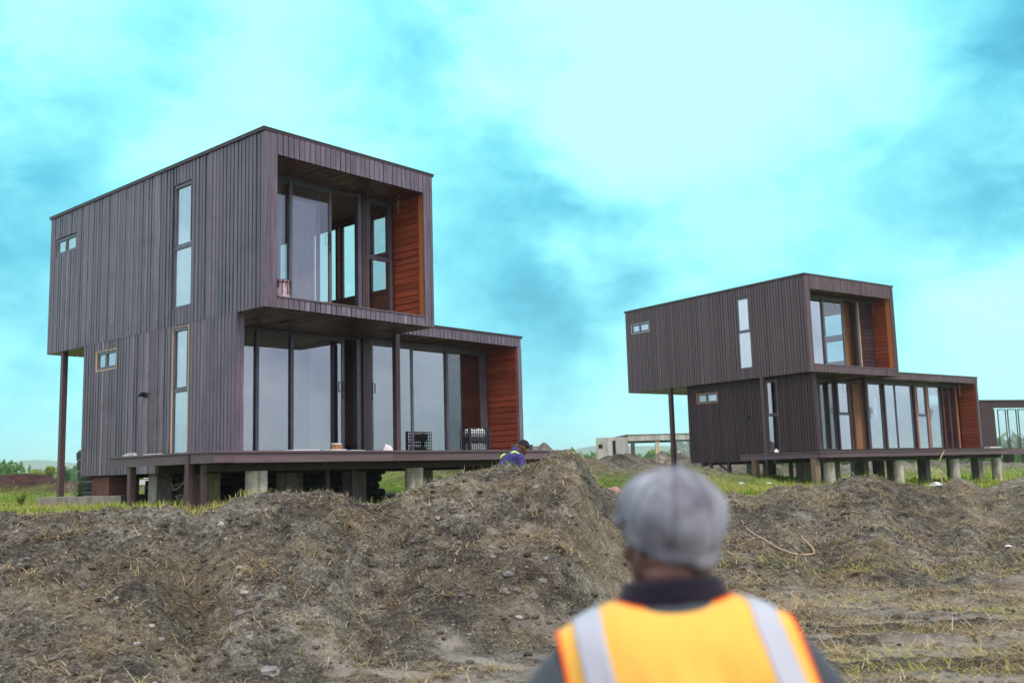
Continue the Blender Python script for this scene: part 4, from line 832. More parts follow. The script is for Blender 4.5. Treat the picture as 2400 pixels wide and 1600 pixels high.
for i, (px, d, above, rp, mt, lb) in enumerate(TR):      # above: how far the top stands over eye level
    x, y = atpx(px-9, d); g0 = hz(x, y)-.1; tree(x, y, above*d/F_*1.02-g0, rp*d/F_, 40+i, lb, mt, n=1700)
# the far-off wood, one mass
CO, TN = [], []
g = np.random.default_rng(5)
for k in range(300):
    th = g.uniform(-.62, .62); r = g.uniform(110, 330); x, y = r*math.sin(th), r*math.cos(th)
    hgt = g.uniform(2.2, 3.8)*(1+r/220); co, tn = leaves(150, (x, y, -2.2+hgt*.5), (hgt*1.3, hgt*1.3, hgt*.6), hgt*.13, 900+k, 6); CO.append(co); TN.append(tn)
fast_mesh('far_wood', np.concatenate(CO), 4, np.concatenate(TN), 'leaf_far', 'stuff')
# haze: closed box round everything
hm = bpy.data.materials.new('haze'); hm.use_nodes = True; t = hm.node_tree; t.nodes.clear(); o_ = N(t, 'ShaderNodeOutputMaterial'); pv = N(t, 'ShaderNodeVolumePrincipled')
pv.inputs['Color'].default_value = (.88, .97, 1.0, 1); pv.inputs['Density'].default_value = 0.00045; pv.inputs['Anisotropy'].default_value = .2; t.links.new(pv.outputs[0], o_.inputs['Volume'])
hb = MB(); hb.box(-2700, 2700, -2700, 2700, -14, 60); hz_o = hb.build('haze', hm); tag(hz_o, kind='stuff')

# ------------------------------------------------------------------ people
def loft_bm(bm, rings, n=20, e=1.0):
    """rings: (centre, rx, ry, xdir, ydir); closed at both ends"""
    L_ = []
    for c_, rx, ry, xd, yd in rings:
        c_ = Vector(c_); row = []
        for k in range(n):
            a = 2*math.pi*k/n; ca, sa_ = math.cos(a), math.sin(a)
            row.append(bm.verts.new(c_ + Vector(xd)*rx*math.copysign(abs(ca)**e, ca) + Vector(yd)*ry*math.copysign(abs(sa_)**e, sa_)))
        L_.append(row)
    for A_, B_ in zip(L_, L_[1:]):
        for k in range(n): bm.faces.new((A_[k], A_[(k+1) % n], B_[(k+1) % n], B_[k]))
    bm.faces.new(L_[0][::-1]); bm.faces.new(L_[-1])
def limb(bm, pts, rad, n=14, flat=1.0):
    pts = [Vector(p) for p in pts]; rings = []; prev = None
    for i, p in enumerate(pts):
        d = (pts[min(i+1, len(pts)-1)]-pts[max(i-1, 0)]).normalized(); a = prev or (Vector((0, 1, 0)) if abs(d.y) < .9 else Vector((1, 0, 0)))
        y = (a-d*a.dot(d)).normalized(); x = y.cross(d); prev = y; rings.append((p, rad[i], rad[i]*flat, x, y))
    e0 = rings[0]; e1 = rings[-1]; d0 = (pts[0]-pts[1]).normalized(); d1 = (pts[-1]-pts[-2]).normalized()
    rings = [(e0[0]+d0*e0[1]*.8, e0[1]*.45, e0[2]*.45, e0[3], e0[4])] + rings + [(e1[0]+d1*e1[1]*.8, e1[1]*.45, e1[2]*.45, e1[3], e1[4])]
    loft_bm(bm, rings, n)
def ball(bm, c_, r, n=16, rot=None):
    q = bmesh.new(); bmesh.ops.create_uvsphere(q, u_segments=n, v_segments=n//2+2, radius=1); M_ = {}
    for v in q.verts:
        p = Vector((v.co.x*r[0], v.co.y*r[1], v.co.z*r[2]))
        if rot: p = rot @ p
        M_[v] = bm.verts.new(p + Vector(c_))
    for f in q.faces: bm.faces.new([M_[v] for v in f.verts])
    q.free()
def fuse(bm, name, mat, parent, vox=.008, smooth=6, xf=None, label=None):
    me = bpy.data.meshes.new(name); bm.to_mesh(me); bm.free(); o = bpy.data.objects.new(name, me); COL.objects.link(o)
    r = o.modifiers.new('r', 'REMESH'); r.mode = 'VOXEL'; r.voxel_size = vox; r.use_smooth_shade = True
    sm_ = o.modifiers.new('s', 'SMOOTH'); sm_.iterations = smooth; sm_.factor = .5
    dg = bpy.context.evaluated_depsgraph_get(); me2 = bpy.data.meshes.new_from_object(o.evaluated_get(dg)); o.modifiers.clear(); o.data = me2; me2.name = name
    bpy.data.meshes.remove(me)
    if xf is not None: me2.transform(xf)
    me2.materials.clear(); me2.materials.append(MAT[mat]); me2.polygons.foreach_set('use_smooth', [True]*len(me2.polygons))
    o.parent = parent
    if label: o['label'] = label
    return o
def hand(bm, wrist, d, thumb, s=1.0, curl=.5):
    """palm, five curled fingers of different lengths; thumb leaves the side of the palm"""
    wrist = Vector(wrist); d = Vector(d).normalized(); th = (Vector(thumb) - d*Vector(thumb).dot(d)).normalized(); nrm = d.cross(th)
    loft_bm(bm, [(wrist-d*.02, .026*s, .020*s, th, nrm), (wrist+d*.015*s, .030*s, .017*s, th, nrm), (wrist+d*.05*s, .041*s, .015*s, th, nrm), (wrist+d*.09*s, .042*s, .013*s, th, nrm), (wrist+d*.102*s, .036*s, .009*s, th, nrm)], 14)
    for k, (off, ln) in enumerate(((.032, .072), (.011, .080), (-.011, .074), (-.031, .058))):
        p = wrist + d*.092*s + th*off*s; dd = d.copy(); pts = [p]; c_ = curl*(.8+.15*k)
        for j in range(3):
            ax = d.cross(nrm).normalized(); dd = (Matrix.Rotation(-c_*.55, 3, ax) @ dd).normalized(); p = p + dd*ln*s*(.42, .32, .26)[j]; pts.append(p)
        limb(bm, pts, [.0095*s, .009*s, .0085*s, .007*s], 8)
    p = wrist + d*.028*s + th*.032*s; q = p + (th*.75+d*.65).normalized()*.042*s; limb(bm, [p, q, q + (d*.9+th*.25-nrm*.3).normalized()*.034*s], [.013*s, .011*s, .009*s], 8)
def skin(name, c1, c2):
    m, t, b, out = newmat(name); c = N(t, 'ShaderNodeTexCoord'); n = N(t, 'ShaderNodeTexNoise', ins={'Scale': 22, 'Detail': 5}); t.links.new(c.outputs['Object'], n.inputs['Vector'])
    t.links.new(ramp(t, n.outputs[0], [(.3, c1), (.7, c2)]), b.inputs['Base Color']); b.inputs['Roughness'].default_value = .48
    b.inputs['Subsurface Weight'].default_value = .06; b.inputs['Subsurface Radius'].default_value = (.02, .008, .004)
    bp = N(t, 'ShaderNodeBump', ins={'Strength': .15, 'Distance': .003}); t.links.new(n.outputs[0], bp.inputs['Height']); t.links.new(bp.outputs[0], b.inputs['Normal'])
skin('skin_dark', (.085, .034, .026), (.14, .060, .046)); skin('skin_brown', (.10, .040, .022), (.17, .070, .040))
def cloth(name, c1, c2, rough=.85, sc=3, fine=160, bump=.3, spec=.2):
    m, t, b, out = newmat(name); c = N(t, 'ShaderNodeTexCoord'); n = N(t, 'ShaderNodeTexNoise', ins={'Scale': sc, 'Detail': 5, 'Roughness': .55}); t.links.new(c.outputs['Object'], n.inputs['Vector'])
    w = N(t, 'ShaderNodeTexNoise', ins={'Scale': fine, 'Detail': 2}); t.links.new(c.outputs['Object'], w.inputs['Vector'])
    t.links.new(ramp(t, n.outputs[0], [(.3, c1), (.7, c2)]), b.inputs['Base Color']); b.inputs['Roughness'].default_value = rough; b.inputs['Specular IOR Level'].default_value = spec
    bp = N(t, 'ShaderNodeBump', ins={'Strength': bump, 'Distance': .004}); t.links.new(math_(t, 'ADD', w.outputs[0], math_(t, 'MULTIPLY', n.outputs[0], 2)), bp.inputs['Height']); t.links.new(bp.outputs[0], b.inputs['Normal'])
    b.inputs['Sheen Weight'].default_value = .15
    return m
cloth('hat_cloth', (.075, .07, .095), (.40, .42, .48), sc=11, fine=300, bump=.8)
cloth('seam_cloth', (.045, .04, .055), (.07, .065, .085)); cloth('shirt_grey', (.050, .060, .075), (.085, .10, .12)); cloth('collar_navy', (.012, .010, .022), (.022, .018, .036)); cloth('hivis', (.97, .48, .075), (1.0, .58, .12), sc=2.5, bump=.15)
cloth('piping_orange', (.95, .12, .015), (.95, .17, .02)); cloth('silver_tape', (.46, .48, .56), (.54, .56, .63), rough=.5, bump=.1, spec=.5); cloth('trouser', (.03, .035, .05), (.05, .055, .075))
cloth('coverall', (.030, .022, .14), (.075, .055, .27), sc=5, bump=.5); cloth('lime_tape', (.50, .85, .12), (.62, .92, .22), rough=.5, bump=.1); cloth('beanie', (.012, .008, .014), (.03, .018, .028), fine=220, bump=.7)
plain('boot', (.02, .016, .014), rough=.6); plain('eye_white', (.75, .72, .68), rough=.3); plain('eye_dark', (.02, .012, .010), rough=.2)

def head_bm(bm, s=1.0, beard=False):
    """head in its own frame: centre of skull at origin, facing +Y"""
    ball(bm, (0, -.008*s, .02*s), (.076*s, .096*s, .098*s), 28)
    ball(bm, (0, .020*s, -.050*s), (.060*s, .070*s, .070*s), 24)         # jaw block
    ball(bm, (0, .072*s, -.098*s), (.028*s, .022*s, .020*s), 12)         # chin
    ball(bm, (0, .078*s, .018*s), (.055*s, .016*s, .012*s), 14)          # brow
    for k in (-1, 1):
        ball(bm, (k*.042*s, .062*s, -.028*s), (.022*s, .020*s, .022*s), 12)   # cheek
        ball(bm, (k*.084*s, -.008*s, -.030*s), (.008*s, .025*s, .036*s), 16, Matrix.Rotation(k*.55, 3, 'Z'))  # ear
        ball(bm, (k*.093*s, -.022*s, -.022*s), (.007*s, .012*s, .026*s), 12, Matrix.Rotation(k*.6, 3, 'Z'))
        ball(bm, (k*.013*s, .100*s, -.048*s), (.010*s, .010*s, .008*s), 8)    # nostrils
    loft_bm(bm, [((0, .086*s, .014*s), .009*s, .006*s, X, Y), ((0, .096*s, -.014*s), .011*s, .010*s, X, Y), ((0, .106*s, -.040*s), .015*s, .013*s, X, Y), ((0, .098*s, -.054*s), .012*s, .009*s, X, Y)], 10)
    ball(bm, (0, .088*s, -.072*s), (.026*s, .012*s, .0065*s), 12); ball(bm, (0, .086*s, -.082*s), (.022*s, .012*s, .007*s), 12)
def eyes(parent, M, s=1.0):
    for k in (-1, 1):
        q = bmesh.new(); ball(q, (k*.031*s, .074*s, -.004*s), (.013*s, .012*s, .012*s), 14); me = bpy.data.meshes.new('eye'); q.to_mesh(me); q.free(); me.transform(M); me.materials.append(MAT['eye_white']); o = bpy.data.objects.new('eye', me); COL.objects.link(o); o.parent = parent
        q = bmesh.new(); ball(q, (k*.031*s, .084*s, -.004*s), (.006*s, .0035*s, .006*s), 10); me = bpy.data.meshes.new('pupil'); q.to_mesh(me); q.free(); me.transform(M); me.materials.append(MAT['eye_dark']); o2 = bpy.data.objects.new('pupil', me); COL.objects.link(o2); o2.parent = o

# ---- the man in the orange vest.  local frame: neck base at origin, back towards -Y
mx_, my_ = .302, 1.97; gz_ = hz(mx_, my_); NZ = -.262 - gz_        # neck-base height over his feet
man = empty('person', (mx_, my_, gz_), 0, 'man seen from behind in a grey flat cap and bright yellow-orange safety vest', 'person')
LEAN = Matrix.Translation((0, 0, NZ)) @ Matrix.Rotation(.055, 4, 'Y').inverted() @ Matrix.Rotation(-.03, 4, 'X')
HM = Matrix.Translation((.006, .030, .115)) @ Matrix.Rotation(R(32), 4, 'Z') @ Matrix.Rotation(R(15), 4, 'X') @ Matrix.Rotation(R(-3), 4, 'Y')
HMw = LEAN @ HM
bm = bmesh.new(); hb_ = bmesh.new(); head_bm(hb_)
for v in hb_.verts: v.co = HM @ v.co
tmp = bpy.data.meshes.new('t'); hb_.to_mesh(tmp); hb_.free(); bm.from_mesh(tmp); bpy.data.meshes.remove(tmp)
loft_bm(bm, [((0, .01, -.09), .10, .06, X, Y), ((0, .006, -.03), .080, .062, X, Y), ((0, .006, .02), .079, .064, X, Y), ((.002, .010, .07), .077, .072, X, Y), ((.005, .018, .10), .068, .07, X, Y)], 24)
ball(bm, (0.0, -.040, .058), (.060, .024, .015), 16); ball(bm, (0.0, -.036, .088), (.056, .024, .014), 16)      # roll of the nape
def torso_bm(bm, g=0.0):
    loft_bm(bm, [((0, .03, -.92), .17+g, .11+g, X, Y), ((0, .03, -.80), .178+g, .115+g, X, Y), ((0, .035, -.62), .165+g, .115+g, X, Y), ((0, .03, -.45), .175+g, .118+g, X, Y), ((0, .022, -.28), .192+g, .122+g, X, Y),
                 ((0, .016, -.15), .208+g, .115+g, X, Y), ((0, .012, -.085), .200+g, .098+g, X, Y), ((0, .008, -.040), .168+g, .082+g, X, Y), ((0, .004, -.012), .118+g, .068+g, X, Y), ((0, 0, .010), .080+g, .060+g, X, Y)], 36, .9)
torso_bm(bm, -.012)
def arm_pts(k): return [(a_ + (-.026*min(1, .4+i_*.5) if k < 0 else 0), b_, c_) for i_, (a_, b_, c_) in enumerate(arm_p0(k))]
def arm_p0(k): return [(k*.200, .010, -.118), (k*.248, .008, -.19), (k*.270, -.005, -.30), (k*.275, -.005, -.40), (k*.278, .035, -.52), (k*.272, .07, -.62)]
for k in (-1, 1):
    limb(bm, arm_pts(k), [.046, .048, .043, .037, .034, .026]); hand(bm, (arm_pts(k)[-1][0], .078, -.645), (0, .12, -1), (-k*.3, 1, 0), 1.0)
    limb(bm, [(k*.09, .03, -.90), (k*.105, .035, -1.05), (k*.105, .035, -1.20), (k*.105, .02, NZ*-1+.30), (k*.105, .02, -NZ+.09)], [.085, .075, .055, .048, .038])
    loft_bm(bm, [((k*.11, -.03, -NZ+.05), .035, .04, X, Z), ((k*.11, .05, -NZ+.045), .042, .038, X, Z), ((k*.115, .13, -NZ+.035), .046, .028, X, Z), ((k*.115, .18, -NZ+.03), .036, .02, X, Z)], 14)
fuse(bm, 'body', 'skin_dark', man, .0052, 3, LEAN)
eyes(man, HMw)
# shirt with collar, trousers, boots
bm = bmesh.new(); torso_bm(bm, .006)
for k in (-1, 1): limb(bm, arm_pts(k)[:5], [.064, .070, .066, .062, .056])
sh = fuse(bm, 'shirt', 'shirt_grey', man, .009, 6, LEAN)
q = MB(); n = 40
def ringpts(cz, rx, ry, cy, tilt): return [(rx*math.cos(2*math.pi*i/n), cy + ry*math.sin(2*math.pi*i/n), cz + tilt*math.sin(2*math.pi*i/n)) for i in range(n)]
rows = [ringpts(-.030, .126, .062, .010, .0), ringpts(-.006, .118, .068, .008, .0), ringpts(.020, .106, .077, .004, -.002), ringpts(.048, .095, .082, .004, -.006), ringpts(.051, .090, .079, .004, -.006), ringpts(.012, .088, .076, .004, -.004)]
V = [p for r_ in rows for p in r_]; Fc = [(a*n+i, a*n+(i+1) % n, (a+1)*n+(i+1) % n, (a+1)*n+i) for a in range(len(rows)-1) for i in range(n)]
q.poly(V, Fc); o = q.build('collar', MAT['collar_navy'], sh, smooth=True); o.data.transform(LEAN); o.modifiers.new('sub', 'SUBSURF').render_levels = 1
bm = bmesh.new(); loft_bm(bm, [((0, .03, -.83), .186, .128, X, Y), ((0, .03, -.95), .180, .125, X, Y), ((0, .03, -1.0), .15, .11, X, Y)], 30)
for k in (-1, 1): limb(bm, [(k*.09, .03, -.92), (k*.107, .035, -1.08), (k*.107, .035, -1.22), (k*.107, .02, -NZ+.30), (k*.107, .02, -NZ+.12)], [.095, .085, .072, .066, .060])
fuse(bm, 'trousers', 'trouser', man, .011, 5, LEAN)
for k in (-1, 1):
    bm = bmesh.new(); loft_bm(bm, [((k*.11, -.055, -NZ+.07), .046, .05, X, Z), ((k*.11, .03, -NZ+.065), .052, .065, X, Z), ((k*.115, .12, -NZ+.045), .055, .045, X, Z), ((k*.115, .20, -NZ+.035), .044, .034, X, Z)], 16); limb(bm, [(k*.107, .015, -NZ+.06), (k*.107, .02, -NZ+.17)], [.055, .06]); fuse(bm, 'boot', 'boot', man, .009, 4, LEAN)
# vest: cut as one cloth draped over the shoulders, open at the neck and arms
def vest_surface():
    g = .022; NU, NV = 97, 120
    us = np.linspace(-1, 1, NU)
    # columns snap to the tape edges
    tape = [(-.80, -.565), (.565, .80)]
    P = np.zeros((NV, NU, 3)); keep = np.ones((NV-1, NU-1), int)
    for j in range(NV):
        t = j/(NV-1)*math.pi                        # 0 back hem .. pi front hem
        for i, u in enumerate(us):
            hw = .224
            x = u*hw; ax = abs(x)
            zt = .012 - .42*max(0, ax-.112) - 1.2*max(0, ax-.17)**2    # shoulder line
            th_ = (.150 + g)*math.sqrt(max(.05, 1-(ax/.262)**2.4)); cb = math.cos(t); sb = math.sin(t)
            yb = -math.copysign(abs(cb)**.62, cb)*th_*(.93) + .018
            z = -.62 + (zt+.62)*(abs(sb)**.50)
            kf = min(1, max(0, (-.06-z)*9)); yb += .006*math.sin(26*u+z*31+2*math.sin(z*20))*abs(cb)*kf*.6; yb += (.004*math.sin(9*u+z*14) + .010*math.sin(7*u+z*9+1))*abs(cb)*kf + .008*math.exp(-((u-.05+z*1.1)/.05)**2)*abs(cb)*min(1, max(0, (-.10-z)*9))
            dz_ = min(.22, max(0, -.04-z)); x += -.006 + .17*dz_ + u*.05*dz_
            P[j, i] = (x, yb, z)
    return us, P
us, P = vest_surface()
def vest_part(sel, name, mat, parent, off=0.0, tub=None):
    NV, NU, _ = P.shape; idx = {}; V = []; Fc = []
    def vid(j, i):
        if (j, i) not in idx: idx[(j, i)] = len(V); V.append(tuple(P[j, i]))
        return idx[(j, i)]
    for j in range(NV-1):
        for i in range(NU-1):
            if sel(j, i): Fc.append((vid(j, i), vid(j, i+1), vid(j+1, i+1), vid(j+1, i)))
    q = MB(); q.poly(V, Fc); o = q.build(name, MAT[mat], parent, smooth=True)
    sd = o.modifiers.new('solid', 'SOLIDIFY'); sd.thickness = .004; sd.offset = 1.0 if off else 0
    if off: sd.thickness = off
    o.data.transform(LEAN); return o
NVt, NUt = P.shape[:2]
def inneck(j, i):
    c_ = (P[j, i]+P[j+1, i+1])/2; return abs((c_[0]-.002)/.122)**4 + abs((c_[1]-.055)/.106)**2.6 < 1 and c_[2] > -.16
def inbody(j, i): return not inneck(j, i)
def uu(i): return (us[i]+us[i+1])/2
vest = vest_part(inbody, 'safety_vest', 'hivis', man)
vest_part(lambda j, i: inbody(j, i) and .62 < -uu(i) < .86, 'reflective_tape', 'silver_tape', vest, .007); vest_part(lambda j, i: inbody(j, i) and .62 < uu(i) < .86, 'reflective_tape', 'silver_tape', vest, .007)
q = MB()
for sgn in (0, NUt-1): q.tube([tuple(P[j, sgn]) for j in range(0, NVt, 2)], .0052, 8)
back_, front_ = [], []
for i in range(NUt-1):
    js = [j for j in range(NVt-1) if inneck(j, i)]
    if js: back_.append(tuple((P[js[0], i]+P[js[0], i+1])/2)); front_.append(tuple((P[js[-1]+1, i]+P[js[-1]+1, i+1])/2))
loop = back_ + front_[::-1] + back_[:2]
if loop:
    sm2 = [Vector(loop[0])] + [(Vector(loop[i-1])+Vector(loop[i])*2+Vector(loop[i+1]))/4 for i in range(1, len(loop)-1)] + [Vector(loop[-1])]
    sm2 = [sm2[0]] + [(sm2[i-1]+sm2[i]+sm2[i+1])/3 for i in range(1, len(sm2)-1)] + [sm2[-1]]
    q.tube([tuple(p) for p in sm2], .005, 8)
o = q.build('piping', MAT['piping_orange'], vest, smooth=True); o.data.transform(LEAN)
# eight-panel cap, in head frame
def cap():
    q = MB(); NU, NV = 64, 26; V = []
    for j in range(NV+1):
        f = j/NV                                     # 0 band .. 1 crown
        for i in range(NU):
            a = 2*math.pi*i/NU; ca, sa_ = math.cos(a), math.sin(a)
            band = .012; puff = math.sin(min(1, f*1.02)*math.pi*.5)
            # profile: leaves the band, bulges out, domes over
            if f < .12: rr = 1.0 + f*.25; z = -.02 + f*.25
            else:
                g_ = (f-.12)/.88; rr = (1.03+.20*math.sin(math.pi*min(1, g_*1.25)**.8) if g_ < .8 else 1.03)*math.cos(g_*math.pi/2)**.62 if g_ < 1 else 0; z = .01 + .115*math.sin(g_*math.pi/2)
            pan = 1 - .045*abs(math.cos(4*a))**18*min(1, f*3)   # seams
            wob = 1 + .026*math.sin(3*a+f*6) + .020*math.sin(7*a-f*9) + .012*math.sin(13*a+f*17)
            x = .086*ca*rr*pan*wob; y = (.106*sa_*rr)*pan*wob - .008; zz = z*(1 - .10*sa_) + .010*max(0, sa_)*f + .004*math.sin(5*a+3*f)
            zz += -.016*max(0, -sa_)*(1-f) + .020*max(0, sa_)*(1-f)        # low at the nape
            V.append((x, y, zz+.022))
    Fc = [(j*NU+i, j*NU+(i+1) % NU, (j+1)*NU+(i+1) % NU, (j+1)*NU+i) for j in range(NV) for i in range(NU)]
    q.poly(V, Fc); o = q.build('flat_cap', MAT['hat_cloth'], man, smooth=True); o.data.transform(HMw)
    sd = o.modifiers.new('solid', 'SOLIDIFY'); sd.thickness = .004
    sq = MB()
    for k in range(8):
        i = int(round((k+.0)*NU/8)) % NU; sq.tube([tuple(Vector(V[j*NU+i])*1.004) for j in range(3, NV-1)], .0013, 5)
    so_ = sq.build('seam', MAT['seam_cloth'], o, smooth=True); so_.data.transform(HMw)
    b_ = MB(); b_.tube([(0, -.008, .137+.004*a) for a in (0, 1, 2)], .010, 12); bo = b_.build('button', MAT['hat_cloth'], o, smooth=True); bo.data.transform(HMw)
    b_ = MB(); V = []; n_ = 20
    for i in range(n_+1):
        a = math.pi*(.16+.68*i/n_)
        for r_ in (0, .3, .6, 1): V.append(((.084+.010*r_)*math.cos(a), -.008+(.100+.032*r_)*math.sin(a), .052-.012*r_+.004*math.sin(a)-.012*r_*abs(math.cos(a))))
    Fc = [(i*4+k, i*4+4+k, i*4+5+k, i*4+1+k) for i in range(n_) for k in range(3)]
    b_.poly(V, Fc); br = b_.build('brim', MAT['hat_cloth'], o, smooth=True); br.data.transform(HMw); sd = br.modifiers.new('solid', 'SOLIDIFY'); sd.thickness = .008
cap()

# ---- worker beyond the bank, bent forward
wx, wy = -.12, 16.45; wz = hz(wx, wy); worker = empty('person', (wx, wy, wz), 0, 'worker in purple-blue coveralls and dark beanie bending forward behind the dirt mound', 'person')
q0 = -wz     # local z of eye level
def Wp(px, py, dy=0): p = pix(px, py-4, wy+dy); return (p.x-wx, p.y-wy, p.z-wz)
HX = Vector((0, -1, 0)); # head frame: facing +X world, pitched down
hc_ = Vector(Wp(1226, 1052)); HMk = Matrix.Translation(hc_) @ Matrix.Rotation(R(-72), 4, 'Z') @ Matrix.Rotation(R(-38), 4, 'X')
bm = bmesh.new(); hb_ = bmesh.new(); head_bm(hb_)
for v in hb_.verts: v.co = HMk @ v.co
tmp = bpy.data.meshes.new('t'); hb_.to_mesh(tmp); hb_.free(); bm.from_mesh(tmp); bpy.data.meshes.remove(tmp)
nb = Vector(Wp(1206, 1067)); hip = Vector(Wp(1163, 1150)); mid = nb.lerp(hip, .5); ax_ = (nb-hip).normalized(); side = Vector((-.68, .72, 0)).normalized(); frt = ax_.cross(side).normalized()
def wtorso(bm, g=0): loft_bm(bm, [(hip-ax_*.08, .17+g, .11+g, side, frt), (hip+ax_*.08, .16+g, .11+g, side, frt), (mid, .165+g, .115+g, side, frt), (mid+ax_*.12, .19+g, .12+g, side, frt), (nb-ax_*.09, .20+g, .105+g, side, frt), (nb-ax_*.03, .15+g, .08+g, side, frt), (nb+ax_*.02, .07+g, .065+g, side, frt)], 28, .9)
wtorso(bm, -.01); limb(bm, [nb-ax_*.04, nb+ax_*.05, hc_-Vector((.02, 0, .01))], [.062, .058, .055])
sR = nb - ax_*.06 - side*.17; sL = nb - ax_*.06 + side*.17
def warm(s_): return [s_, s_+Vector((.02, -.02, -.14)), s_+Vector((.05, -.03, -.27)), s_+Vector((.13, -.02, -.38)), s_+Vector((.24, 0, -.47))]
for s_ in (sR, sL): limb(bm, warm(s_), [.05, .048, .042, .036, .027]); hand(bm, s_+Vector((.255, 0, -.485)), (.75, 0, -.6), (0, .3, 1), .95, .8)
feet = [Vector((-.30, -.12, .0)), Vector((.12, .12, .0))]
legs = []
for k, ft_ in zip((-1, 1), feet):
    h_ = hip - ax_*.05 + side*.09*k; kn = h_.lerp(ft_+Vector((0, 0, .08)), .5) + Vector((.10, 0, 0)); legs.append((h_, kn, ft_ + Vector((0, 0, .09)))); limb(bm, list(legs[-1]), [.085, .058, .042])
    loft_bm(bm, [(ft_+Vector((-.05, 0, .05)), .035, .045, Y, Z), (ft_+Vector((.06, 0, .045)), .042, .04, Y, Z), (ft_+Vector((.17, 0, .03)), .036, .022, Y, Z)], 12)
fuse(bm, 'body', 'skin_brown', worker, .009, 4); eyes(worker, HMk)
bm = bmesh.new(); wtorso(bm, .016)
for s_ in (sR, sL): limb(bm, warm(s_)[:5], [.080, .074, .066, .058, .046])
for lg in legs: limb(bm, list(lg), [.105, .080, .066])
limb(bm, [nb-ax_*.03, nb+ax_*.055], [.088, .078])
cv = fuse(bm, 'coverall', 'coverall', worker, .011, 4)
def band(p0, p1, p2, w):   # tape over a shoulder
    q = MB(); pts = [Vector(p0), Vector(p1), Vector(p2)]; q.tube([pts[0], pts[0].lerp(pts[1], .5)+Vector((0, -.004, .004)), pts[1], pts[1].lerp(pts[2], .5)+Vector((0, -.004, .004)), pts[2]], w, 8); o = q.build('reflective_tape', MAT['lime_tape'], cv, smooth=True)
sh_ = nb - ax_*.05 + side*.115; bk_ = -frt if frt.y > 0 else frt; band(sh_+bk_*.135-ax_*.09, sh_+bk_*.125-ax_*.03, sh_+bk_*.09+ax_*.012, .016)
band(Wp(1197, 1066, -.27), Wp(1206, 1062, -.24), Wp(1216, 1067, -.20), .018)
for ft_ in feet:
    bm = bmesh.new(); loft_bm(bm, [(ft_+Vector((-.07, 0, .06)), .045, .055, Y, Z), (ft_+Vector((.06, 0, .055)), .052, .05, Y, Z), (ft_+Vector((.2, 0, .035)), .044, .03, Y, Z)], 14); limb(bm, [ft_+Vector((0, 0, .06)), ft_+Vector((0, 0, .16))], [.055, .06]); fuse(bm, 'boot', 'boot', worker, .01, 4)
bm = bmesh.new(); ball(bm, (0, -.012, .038), (.084, .103, .090), 24); 
for v in list(bm.verts):
    if v.co.z < .022 + .25*v.co.y: v.co.z = .022 + .25*v.co.y
for v in bm.verts: v.co = HMk @ v.co
me = bpy.data.meshes.new('beanie'); bm.to_mesh(me); bm.free(); me.materials.append(MAT['beanie']); me.polygons.foreach_set('use_smooth', [True]*len(me.polygons)); bo = bpy.data.objects.new('beanie', me); COL.objects.link(bo); bo.parent = worker
q = MB(); q.tube([HMk @ Vector((.088*math.cos(a), -.012+.107*math.sin(a), .042+.28*(.1*math.sin(a)))) for a in np.linspace(0, 2*math.pi, 25)], .007, 6); q.build('strap', MAT['shirt_grey'], bo, smooth=True)

# ------------------------------------------------------------------ things lying about
FLOOR = -2.335
def onA(x, y, z): return unA(x, y, z)
# paint bucket on the balcony
p = onA(.60, .33, .15); bk = empty('paint_bucket', p, 0, 'small pinkish white paint bucket with drips, on the upper balcony of the near house', 'bucket')
q = MB(); q.tube([(0, 0, 0), (0, 0, .02), (0, 0, .36), (0, 0, .385)], [.115, .118, .140, .142], 28); q.build('pail', plain('pail_pink', (.55, .38, .46), (.72, .60, .66), rough=.4, scale=9), bk, smooth=False)
q = MB(); q.tube([(0, 0, .345), (0, 0, .36)], .149, 28); q.tube([(0, 0, .386), (0, 0, .394)], .146, 28)
for k in range(26):
    a = 6.28*k/26+random.uniform(-.1, .1); l_ = random.choice((.03, .06, .10, .22)); q.tube([(.145*math.cos(a), .145*math.sin(a), .39), (.148*math.cos(a), .148*math.sin(a), .35), (.138*math.cos(a), .138*math.sin(a), .36-l_)], .007, 5)
q.build('paint_drips', plain('paint_maroon', (.10, .03, .05), (.05, .015, .03), rough=.4), bk)
q = MB(); q.tube([(.148*math.cos(a), .12*math.cos(a)*0+.02, .35-.10*math.sin(a)) for a in np.linspace(0, math.pi, 12)], .003, 5); q.build('handle', MAT['steel'], bk)
# wire cage of white blocks on the deck
cx, cy = 6.16, 1.22
wc = empty('wire_cage', onA(cx, cy, FLOOR), AYAW, 'black mesh cage leaning at the right end of the near deck, pale bags inside', 'cage')
q = MB(); w2, hh, dd = .32, .54, .13
for s_ in (-dd, dd):
    for i in range(11): x = -w2+i*2*w2/10; q.box(x-.006, x+.006, s_-.005, s_+.005, 0, hh)
    for i in range(9): z = .01+i*(hh-.02)/8; q.box(-w2, w2, s_-.004, s_+.004, z-.006, z+.006)
for s_ in (-w2, w2):
    for i in range(5): y = -dd+i*dd/2; q.box(s_-.005, s_+.005, y-.006, y+.006, 0, hh)
    for i in range(9): z = .01+i*(hh-.02)/8; q.box(s_-.004, s_+.004, -dd, dd, z-.006, z+.006)
q.build('mesh_panel', MAT['black_metal'], wc)
q = MB()
for x in (-w2, w2-.05): q.box(x, x+.05, -dd-.012, -dd+.03, 0, hh+.01)
q.box(-w2+.051, w2-.051, -dd-.01, -dd+.02, .26, .30); q.build('cage_frame', MAT['black_metal'], wc)
bm = bmesh.new(); random.seed(3)
for z in (.12, .42):
    for k in range(5): ball(bm, (-.22+.11*k, random.uniform(-.02, .02), z), (.07, .08, random.uniform(.09, .12)), 12)
fuse(bm, 'bag', 'white_plastic', wc, .015, 3)
